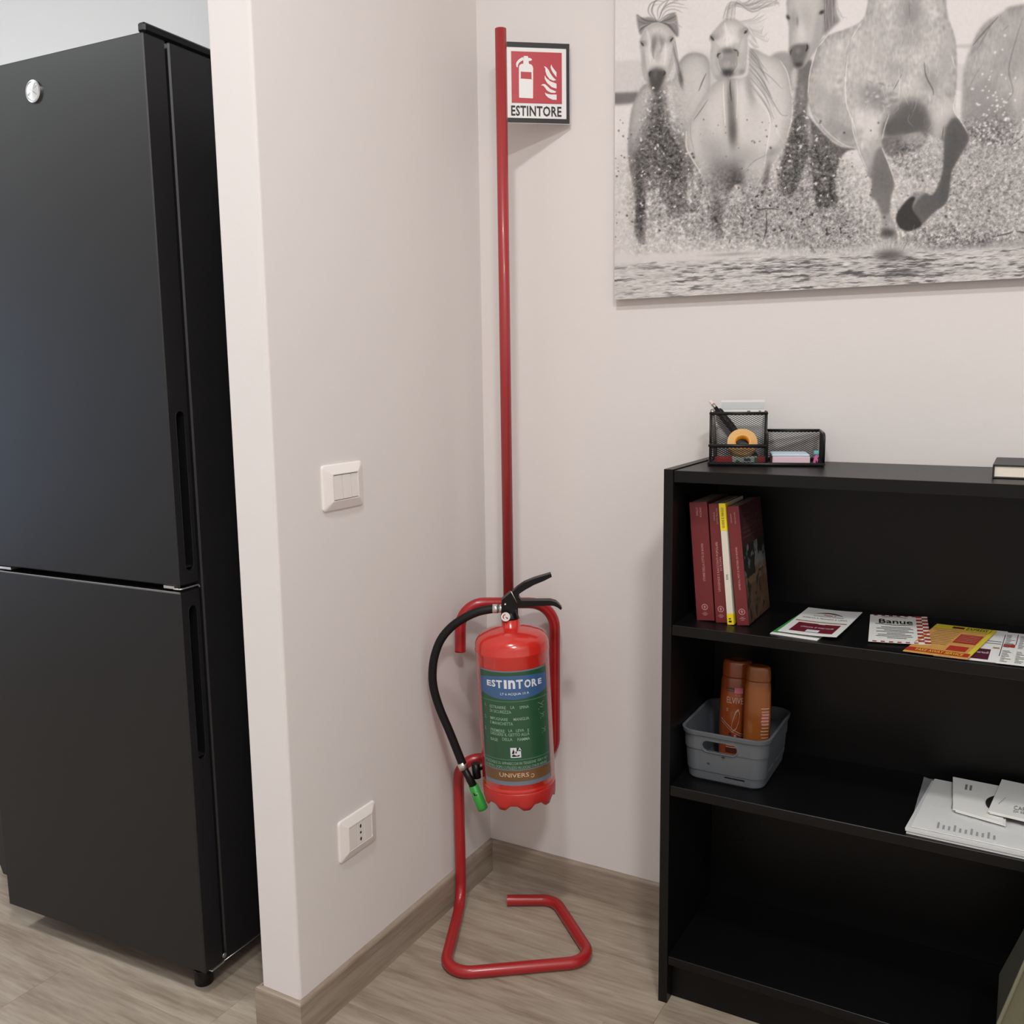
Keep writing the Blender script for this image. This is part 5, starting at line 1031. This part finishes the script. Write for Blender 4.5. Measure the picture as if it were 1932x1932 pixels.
    for a in ((548, 480, 22, 110, .42, .9, -2), (556, 620, 24, 90, .34, .95, -2), (520, 560, 12, 150, .70, .6, 0), (640, 420, 22, 80, .50, .6, -10), (600, 500, 18, 120, .80, .8, 0), (420, 640, 30, 110, .68, .7, 0), (470, 730, 60, 90, .56, .7, 0), (600, 740, 90, 60, .60, .7, 0), (545, 790, 80, 45, .48, .8, 0), (568, 855, 80, 62, .20, 1., -10), (490, 850, 46, 80, .42, .85, 0), (480, 1000, 30, 110, .36, .95, 0), (640, 870, 46, 90, .70, .8, 10), (716, 840, 15, 80, .36, .9, 8), (760, 600, 60, 120, .80, .6, 0), (800, 640, 22, 90, .66, .7, 15), (640, 790, 50, 26, .74, .5, 0), (740, 720, 40, 20, .52, .7, -35)): p.blob(a[0]*K, a[1]*K, a[2]*K, a[3]*K, a[4], a[5], a[6], b2)
    for q, w, t in (([(545, 378), (545, 420), (552, 480)], 1.5, .15), ([(512, 390), (515, 480), (522, 600)], 1.3, .92), ([(575, 380), (580, 450), (575, 560)], 1.1, .86), ([(338, 620), (340, 700), (378, 770), (425, 850)], 1.2, .93), ([(838, 480), (836, 560), (815, 640)], 1.2, .93), ([(780, 285), (815, 345), (836, 450)], 1.1, .92), ([(440, 470), (400, 530), (370, 570)], 1.3, .40), ([(725, 530), (733, 600), (720, 690), (705, 790)], 1.0, .90), ([(420, 850), (445, 960), (455, 990)], 1.2, .90), ([(360, 560), (358, 640), (380, 740)], 1., .55), ([(620, 800), (660, 760), (720, 730)], 1.2, .5)): p.line(z(q), w, t, .8)
    for k in range(26):
        y = 215+k*9; p.line(z([(628+k*.8, y), (670+k*2.2, y+50+k*2), (700+k*3.4+p.r.uniform(-10, 20), y+110+k*5)]), 1.4, p.r.choice([.34, .44, .55, .72, .84]), .62)
    for q in ([(690, 400), (740, 470), (785, 540), (818, 545)], [(650, 300), (730, 360), (790, 420)], [(660, 420), (720, 510), (745, 580)]): p.line(z(q), .9, .45, .8)
    h2 = p.mask(z([(474, 140), (452, 168), (447, 186), (456, 206), (455, 250), (458, 325), (472, 366), (497, 382), (535, 366), (575, 358), (604, 350), (618, 322), (628, 230), (626, 180), (637, 158), (630, 138), (608, 116), (580, 96), (545, 85), (512, 98)]), .9); p.fill(h2, .79); p.vol(h2, 9, .32)
    for a in ((500, 150, 26, 22, .66, .7, 0), (600, 165, 20, 24, .62, .7, 0), (480, 170, 20, 18, .62, .7, 0), (472, 290, 14, 70, .70, .8, 0), (606, 290, 14, 60, .66, .8, 0), (545, 190, 22, 40, .86, .7, 0), (495, 365, 22, 14, .60, .8, 0), (600, 338, 18, 14, .52, .8, 0), (570, 215, 18, 16, .64, .6, 0)): p.blob(a[0]*K, a[1]*K, a[2]*K, a[3]*K, a[4], a[5], a[6], h2)
    mz = p.mask(z([(484, 245), (505, 228), (545, 220), (580, 232), (588, 262), (582, 310), (566, 342), (545, 368), (520, 366), (498, 340), (482, 300)]), 3.); p.fill(mz, .50, .85)
    for a in ((535, 240, 34, 14, .36, .8, 0), (533, 344, 36, 20, .18, .95, 0), (528, 305, 20, 18, .62, .8, 0), (494, 300, 8, 26, .60, .7, 0), (572, 300, 9, 26, .58, .7, 0)): p.blob(a[0]*K, a[1]*K, a[2]*K, a[3]*K, a[4], a[5], a[6], mz)
    p.line(z([(487, 276), (487, 258), (503, 250)]), 2.1, .12, .95); p.line(z([(581, 266), (580, 243), (562, 234)]), 2.3, .10, .95); p.line(z([(503, 250), (509, 264), (500, 280)]), 1.2, .78, .5)
    for q, w, t, a in (([(470, 200), (500, 240), (505, 280)], 5, .66, .5), ([(600, 180), (585, 220), (580, 260)], 5, .64, .5), ([(520, 110), (530, 170), (528, 220)], 6, .86, .6), ([(575, 372), (604, 356), (616, 330)], 2.2, .5, .5), ([(455, 200), (452, 260), (458, 330)], 1.6, .55, .6), ([(485, 270), (490, 310), (508, 345)], 1.2, .85, .5), ([(583, 270), (582, 310), (560, 345)], 1.2, .85, .5)): p.line(z(q), w, t, a, h2)
    for k in range(40): x, y = p.r.uniform(465, 615), p.r.uniform(100, 350); p.line(z([(x, y), (x+p.r.uniform(-4, 4), y+16)]), .8, p.r.choice([.62, .70, .86]), .35, h2)
    for x, y, d in ((460, 181, 1), (620, 149, -1)): p.blob((x+12*d)*K, (y-4)*K, 22*K, 16*K, .56, .65, 0, h2); p.line(z([(x-7, y-10), (x, y), (x+8, y+11)] if d > 0 else [(x+9, y-10), (x, y), (x-8, y+10)]), 3.2, .12, .95); p.line(z([(x-14, y-12), (x, y-16), (x+12, y-8)]), .9, .42, .7)
    for k in range(30):
        a = k/29; p.line(z([(505+a*60, 88+8*math.sin(a*3)), (530+a*50, 30-a*20+14*math.sin(k)), (620+a*30, 8+a*50), (690+a*60, (a-.5)*60+30*math.sin(k*1.7)), (770+12*math.sin(k*2.1), -20+a*50)]), 1.5, p.r.choice([.46, .56, .66, .76, .84]), .5)
    for k in range(16): p.line(z([(590+k*2, 100+k*3), (650+k*4, 90+k*7), (700+p.r.uniform(-20, 30), 60+k*8)]), 1.4, p.r.choice([.5, .6, .72]), .5)
    for k in range(10): p.line(z([(630, 120+k*8), (650+k, 150+k*8), (665+k*2, 190+k*4)]), 1.3, p.r.choice([.55, .66, .8]), .6)
    # horse 4, large, head beyond the top
    leg = p.mask(z([(900, 540), (985, 630), (1060, 690), (1145, 702), (1095, 715), (1062, 760), (1040, 860), (1050, 960), (960, 980), (935, 860), (918, 720), (896, 620)]), 1.3); p.fill(leg, .34); p.blob(920*K, 640*K, 14*K, 90*K, .62, .9, -6, leg)
    p.fill(p.mask(z([(1265, 640), (1460, 610), (1475, 660), (1440, 700), (1380, 720), (1290, 740)]), 2.5), .36, .9); p.fill(p.mask(z([(1350, 650), (1400, 622), (1450, 630), (1470, 650), (1430, 700), (1400, 720), (1385, 680)]), 2), .60, .9)
    b4 = p.mask(z([(1225, -260), (1195, 10), (1168, 95), (1090, 138), (1005, 168), (955, 225), (925, 330), (912, 420), (912, 470), (940, 560), (1000, 640), (1070, 688), (1140, 703), (1160, 745), (1190, 812), (1214, 866), (1206, 925), (1238, 960), (1262, 1060), (1250, 1122), (1300, 1130), (1335, 1118), (1322, 1060), (1300, 1000), (1306, 930), (1322, 872), (1308, 800), (1272, 722), (1262, 655), (1340, 640), (1440, 622), (1505, 642), (1548, 668), (1552, 700), (1545, 820), (1500, 920), (1465, 908), (1425, 905), (1388, 935), (1340, 1000), (1328, 1045), (1350, 1080), (1392, 1092), (1440, 1072), (1500, 1012), (1562, 960), (1580, 900), (1590, 812), (1622, 750), (1660, 692), (1674, 650), (1652, 602), (1622, 560), (1604, 520), (1610, 450), (1616, 300), (1606, 180), (1566, 40), (1545, -260)]), 1.1); p.fill(b4, .715); p.vol(b4, 14, .22)
    p.im += b4*(.020*fur+.022*n3+.012*n8)
    for a in ((1395, 60, 62, 120, .52, .85, 0), (1400, 190, 70, 40, .60, .5, 0), (1240, 200, 60, 120, .66, .5, 10), (1150, 320, 40, 150, .70, .5, 5), (1010, 330, 50, 120, .70, .6, 15), (960, 440, 30, 70, .64, .6, 0), (1030, 500, 60, 80, .60, .7, -20), (1040, 600, 70, 50, .56, .8, 35), (1110, 640, 40, 40, .52, .8, 30),
              (1210, 440, 70, 50, .54, .85, 0), (1260, 480, 60, 55, .48, .7, 0), (1190, 500, 40, 30, .56, .6, 0), (1330, 330, 60, 50, .58, .6, 0), (1340, 440, 30, 60, .72, .7, 5), (1425, 410, 30, 60, .74, .7, 10), (1495, 380, 46, 70, .56, .8, 0), (1560, 300, 34, 120, .62, .7, 0), (1580, 200, 22, 80, .68, .6, 0),
              (1400, 520, 80, 60, .42, .85, 0), (1370, 590, 90, 52, .27, .97, 0), (1300, 610, 40, 40, .28, .95, 0), (1430, 560, 50, 60, .34, .9, 0), (1480, 610, 40, 40, .40, .7, 0), (1210, 590, 48, 70, .80, .9, 0), (1150, 560, 20, 40, .82, .7, 0), (1560, 530, 60, 60, .76, .9, 0), (1520, 600, 40, 50, .70, .8, 0),
              (1220, 720, 30, 60, .66, .8, 20), (1262, 840, 56, 100, .38, .97, -6), (1280, 1010, 26, 60, .54, .8, 0), (1290, 1100, 36, 22, .26, .97, 0), (1612, 650, 55, 90, .30, .98, 0), (1585, 740, 40, 80, .28, .98, 10), (1565, 850, 32, 110, .27, .98, 10), (1545, 930, 40, 46, .30, .97, 20), (1625, 600, 24, 40, .42, .6, 0), (1480, 970, 70, 50, .40, .9, -35), (1445, 940, 30, 30, .48, .7, -35)): p.blob(a[0]*K, a[1]*K, a[2]*K, a[3]*K, a[4], a[5], a[6], b4)
    p.fill(p.mask(z([(1605, 555), (1652, 602), (1674, 650), (1622, 750), (1590, 812), (1580, 900), (1562, 960), (1500, 1012), (1440, 1072), (1402, 985), (1470, 910), (1510, 900), (1545, 820), (1555, 700), (1562, 610)]), 2.2)*b4, .30, .85)
    p.fill(p.mask(z([(1225, 745), (1262, 700), (1318, 860), (1306, 930), (1300, 1000), (1264, 1010), (1242, 960), (1208, 925), (1215, 850)]), 2.5)*b4, .40, .8)
    p.fill(p.mask(z([(1268, 630), (1292, 560), (1335, 510), (1400, 480), (1465, 530), (1495, 605), (1455, 626), (1340, 640)]), 6)*b4, .33, .8)
    p.fill(p.mask(z([(1335, 1000), (1390, 935), (1418, 935), (1405, 985), (1440, 1040), (1445, 1068), (1392, 1092), (1350, 1080), (1328, 1045)]), 1.), .15, .97)
    for q, w, t in (([(1170, 100), (1110, 200), (1092, 330), (1092, 480), (1125, 580), (1150, 680)], 1.5, .88), ([(1125, 150), (1098, 250), (1086, 360)], 1.3, .55), ([(955, 225), (922, 340), (912, 450)], 1.3, .92), ([(1004, 168), (960, 222)], 1.1, .92), ([(1262, 700), (1300, 790), (1322, 860)], 1.6, .93), ([(1125, 520), (1122, 600), (1150, 700), (1195, 810)], 1.1, .9), ([(1296, 540), (1275, 600), (1262, 660)], 1.2, .90), ([(1460, 290), (1470, 360), (1500, 420), (1505, 450)], 1.4, .22), ([(1355, 350), (1330, 400), (1312, 430)], 1.0, .35), ([(1610, 450), (1600, 520), (1640, 580), (1672, 640)], 1.2, .92), ([(1590, 260), (1606, 320)], 1.2, .88), ([(1545, 660), (1552, 600)], 1.2, .25), ([(940, 540), (1000, 620), (1075, 680), (1140, 700)], 1.1, .86), ([(1390, 10), (1392, 90)], 1., .38), ([(1480, 1080), (1440, 1075)], 1, .5), ([(1250, 1040), (1245, 1110)], 1.2, .88), ([(1320, 1040), (1345, 1130)], 1.2, .9), ([(1340, 320), (1345, 400), (1340, 470)], 1.2, .84)): p.line(z(q), w, t, .8)
    for k in range(70):
        x, y = p.r.uniform(1150, 1560), p.r.uniform(-60, 560); 
        p.line(z([(x, y), (x+p.r.uniform(-10, 10), y+30), (x+p.r.uniform(-20, 20), y+60)]), .9, p.r.choice([.52, .60, .82, .88]), .35, b4)
    for k in range(45): x, y = p.r.uniform(1175, 1330), p.r.uniform(380, 500); p.blob(x*K, y*K, p.r.uniform(6, 16)*K, p.r.uniform(4, 9)*K, p.r.choice([.46, .52, .78]), .5, p.r.uniform(-30, 30), b4)
    # the big horse's head and the tops of the others
    hm = p.mask(z([(1235, -60), (1215, -140), (1255, -330), (1300, -420), (1385, -450), (1470, -420), (1520, -330), (1535, -140), (1520, -60)]), 4); p.fill(hm, .66); 
    h4 = p.mask(z([(1300, -440), (1285, -380), (1300, -300), (1325, -200), (1345, -130), (1380, -105), (1425, -110), (1450, -140), (1475, -210), (1500, -300), (1512, -380), (1490, -440), (1395, -470)]), 1.2); p.fill(h4, .78); p.vol(h4, 9, .35)
    mz = p.mask(z([(1335, -190), (1390, -205), (1460, -190), (1450, -140), (1425, -108), (1380, -104), (1345, -130)]), 3); p.fill(mz, .32); p.line(z([(1350, -160), (1352, -180), (1364, -186)]), 2.2, .1, .9); p.line(z([(1448, -160), (1446, -180), (1434, -186)]), 2.2, .1, .9)
    for x, d in ((1302, 1), (1500, -1)): p.blob((x+12*d)*K, -352*K, 20*K, 16*K, .5, .7, 0, h4); p.line(z([(x-6*d, -362), (x, -352), (x+8*d, -342)]), 3, .12, .95)
    for x, d in ((1315, -1), (1475, 1)): p.fill(p.mask(z([(x-18, -430), (x+8*d, -500), (x+20, -430)]), 1.), .6)
    for k in range(14): x = 1370+k*3; p.line(z([(x, -470), (x+p.r.uniform(-40, 20), -420), (x+p.r.uniform(-50, 30), -360)]), 1.4, p.r.choice([.4, .55, .7]), .7)
    for k in range(18): x = 1500+k*2; p.line(z([(x, -420+k*12), (x+50, -380+k*14), (x+90+p.r.uniform(-20, 20), -300+k*14)]), 1.5, p.r.choice([.45, .6, .75]), .6)
    for x in (835, 965): p.fill(p.mask(z([(x-16, -235), (x, -310), (x+18, -235)]), 1.), .6)
    # water droplets and spray
    allm = np.clip(b1+leg+n3m+m5, 0, 1)
    D = lambda x, y, rx, ry: np.exp(-(((X-x*K)/(rx*K))**2+((Y-y*K)/(ry*K))**2))
    dark = .9*D(210, 640, 90, 260)+.9*D(240, 800, 190, 160)+.9*D(110, 1000, 40, 160)+.8*D(850, 640, 60, 220)+.8*D(980, 780, 90, 170)+.95*D(1010, 1100, 260, 110)+.8*D(700, 1020, 120, 110)+.9*D(1380, 740, 120, 90)+.8*D(1000, 950, 120, 130)+.8*D(1780, 640, 180, 90)+.6*D(1500, 1130, 180, 60)+.7*D(1700, 1150, 220, 40)+.6*D(430, 1060, 90, 80)+.7*D(840, 850, 120, 200)+.5*D(330, 1030, 160, 90)+.7*D(570, 1030, 80, 120)
    low = sm(700, 850, Y/K)*(1-sm(1190, 1215, (Y+.035*X)/K)); mid = np.clip(low*.62+dark*1.05, 0, 1)
    hard = np.clip(b4*sm(-1, 0, 1-sm(930, 1000, Y/K))*.92+h1+h2+b2*(1-sm(760, 900, Y/K))*.85, 0, 1)
    mid = mid*(1-hard)*(1-.6*(1-sm(10, 75, X)))
    s1 = np.clip(n0*.75+n1*.75, -2.2, 2.2); s2 = np.clip(n2*.8+n3*.6, -2.5, 2.5)
    p.im = p.im*(1-mid*.42)+(.60-.30*np.clip(dark, 0, 1))*mid*.42
    p.im += mid*((.060+.045*np.clip(dark, 0, 1))*s1+.045*s2)
    ch = np.clip(.9*D(760, 1010, 190, 130)+.8*D(1020, 1080, 230, 110)+.35*D(700, 900, 80, 100), 0, 1)*(1-hard); cw = sm(1.0, 1.7, s2)*ch*sm(-.6, .6, n8); p.im = p.im*(1-cw)+.15*cw
    fld = rf*(1-b4)*(1-sm(1170, 1210, (Y+.03*X)/K)); p.im += fld*.055*s1
    wt = (n2 > 1.9) & (allm > .3) & (dark > .35); p.im[wt] = .76
    for k in range(70): x, y = p.r.normal(1810, 55), p.r.normal(500, 110); p.blob(x*K, y*K, p.r.uniform(3, 8)*K, p.r.uniform(3, 7)*K, .88, .85)
    for k in range(260):
        x, y = p.r.uniform(-10, 1932), p.r.uniform(560, 1150); r = abs(p.r.normal(0, 1))*2.2+1.5; p.blob(x*K, y*K, r*K*1.2, r*K, p.r.choice([.16, .22, .3]), .8*(1 if p.im[int(np.clip(y*K+OY, 0, H_-1)), int(np.clip(x*K+OX, 0, W_-1))] > .5 else .2), p.r.uniform(0, 90))
    for q in ([(655, 975), (680, 990), (720, 985), (790, 990)], [(715, 1000), (716, 1080), (700, 1140)], [(808, 850), (815, 900), (826, 912)], [(600, 1080), (606, 1040), (580, 1010)], [(545, 1130), (540, 1150)], [(1780, 1120), (1850, 1105), (1880, 1095)], [(1895, 1092), (1932, 1098), (2010, 1110)], [(770, 1060), (790, 1090)], [(660, 1100), (690, 1120)]): p.line(z(q), 1.5, .15, .85)
    for k in range(60):
        x = p.r.normal(1290, 60); p.line(z([(x, 1180), (x+(x-1290)*.3, 1150-abs(p.r.normal(0, 22)))]), 1.2, p.r.choice([.78, .68, .5]), .5)
    # water along the bottom
    yy = (Y+.045*X); wm = sm(1195*K+16, 1222*K+18, yy); sh = (np.arange(W_)*.055).astype(int)
    def skew(n): return np.stack([np.roll(n[:, i], -sh[i]) for i in range(W_)], 1)
    st, st2, st3 = skew(p.noise(0, 6)), skew(p.noise(0, 3)), skew(p.noise(2, 20)); st = st+.6*skew(p.noise(1, 9))
    p.im = p.im*(1-wm)+(.745+.035*st2+.02*st3)*wm
    zone = .75*np.exp(-((X-560)/230)**2)*np.exp(-((Y-508)/24)**2)+.5*np.exp(-((X-330)/300)**2)*np.exp(-((Y-512)/18)**2)+.25*np.exp(-((X-60)/160)**2)*np.exp(-((Y-505)/20)**2)
    dk = wm*sm(.55, 2.3, st*.8+.45*st3+1.15*zone); p.im = p.im*(1-dk*.85)+.24*dk*.85
    lt = wm*sm(.9, 2.4, -st*.8); p.im = p.im*(1-lt*.6)+.86*lt*.6
    p.blob(1300*K, 1205*K, 75*K, 30*K, .30, .85, -2); p.blob(560*K, 1200*K, 120*K, 8*K, .5, .5, -3); p.blob(1360*K, 1290*K, 90*K, 14*K, .30, .6, -4)
    for q in ([(160, 1245), (200, 1238)], [(0, 1270), (60, 1262)]): p.line(z(q), 2.2, .35, .7)
    p.im += .006*n1
    return np.clip(p.im, .05, .93), OX, OY
#HORSES

_im, _ox, _oy = paint_horses()
PX0, PX1, PZ0, PZ1, PYF = .3408, 1.3408, 1.3868, 2.0868, -.0200
pc = thing('canvas_picture', 'large black and white canvas print of horses galloping through water on the back wall', 'picture', ((PX0+PX1)/2, -.010, PZ0)); I = inv(pc)
MB().box(PX0, PX1, PYF, -.0003, PZ0, PZ1, .0012).build('stretched_canvas', 'cloth', pc, I)
gx_ = np.concatenate([np.arange(0, .78, .00115), np.arange(.78, 1.0, .003), [1.0]])+PX0; gz_ = np.concatenate([np.arange(0, .605, .00115), np.arange(.605, .7, .002), [.7]])+PZ0
GX, GZ = np.meshgrid(gx_, gz_); P_ = np.stack([GX-CAM.x, np.full_like(GX, PYF-CAM.y), GZ-CAM.z], -1); dz_ = P_@np.array(FX)
# image pixel coordinates of each canvas point, projected here through the camera
U_ = 966+FPX*(P_@np.array(RX))/dz_-1160+_ox; V_ = 966-FPX*(P_@np.array(UX))/dz_+_oy
U_ = np.clip(U_, 0, _im.shape[1]-1.01); V_ = np.clip(V_, 0, _im.shape[0]-1.01); ui, vi = U_.astype(int), V_.astype(int); fu, fv = U_-ui, V_-vi
T_ = (_im[vi, ui]*(1-fu)+_im[vi, ui+1]*fu)*(1-fv)+(_im[vi+1, ui]*(1-fu)+_im[vi+1, ui+1]*fu)*fv
lt_ = np.where(T_ <= .04045, T_/12.92, ((T_+.055)/1.055)**2.4); col_ = lt_[..., None]*np.array([1.16, 1.09, 1.07])
nx_, ny_ = len(gx_)-1, len(gz_)-1; me = bpy.data.meshes.new('printed_picture'); n = (nx_+1)*(ny_+1); me.vertices.add(n); o_ = pc.matrix_world.translation
me.vertices.foreach_set('co', np.stack([GX-o_.x, np.full_like(GX, PYF-.0004-o_.y), GZ-o_.z], -1).astype(np.float32).ravel())
I_, J_ = np.meshgrid(np.arange(nx_), np.arange(ny_)); b_i = (J_*(nx_+1)+I_).ravel(); q_ = np.stack([b_i, b_i+1, b_i+nx_+2, b_i+nx_+1], 1).astype(np.int32)
me.loops.add(q_.size); me.loops.foreach_set('vertex_index', q_.ravel()); me.polygons.add(len(q_)); me.polygons.foreach_set('loop_start', np.arange(0, q_.size, 4, dtype=np.int32)); me.update(calc_edges=True)
me.color_attributes.new('print', 'FLOAT_COLOR', 'POINT').data.foreach_set('color', np.concatenate([np.clip(col_, 0, 1).reshape(-1, 3), np.ones((n, 1))], 1).astype(np.float32).ravel())
me.materials.append(M_['vcanvas']); o = bpy.data.objects.new('printed_picture', me); C.objects.link(o); o.parent = pc
for o in C.objects:      # flat print and small lettering: many tiny marks in one part
    if o.type == 'MESH' and any(k in o.name for k in ('lettering', 'print', 'pictogram', 'spine_emblem', 'badge_mark', 'tip_mark', 'black_border')) and o.name.split('.')[0] not in ('printed_picture', 'cover_print'): o['kind'] = 'stuff'
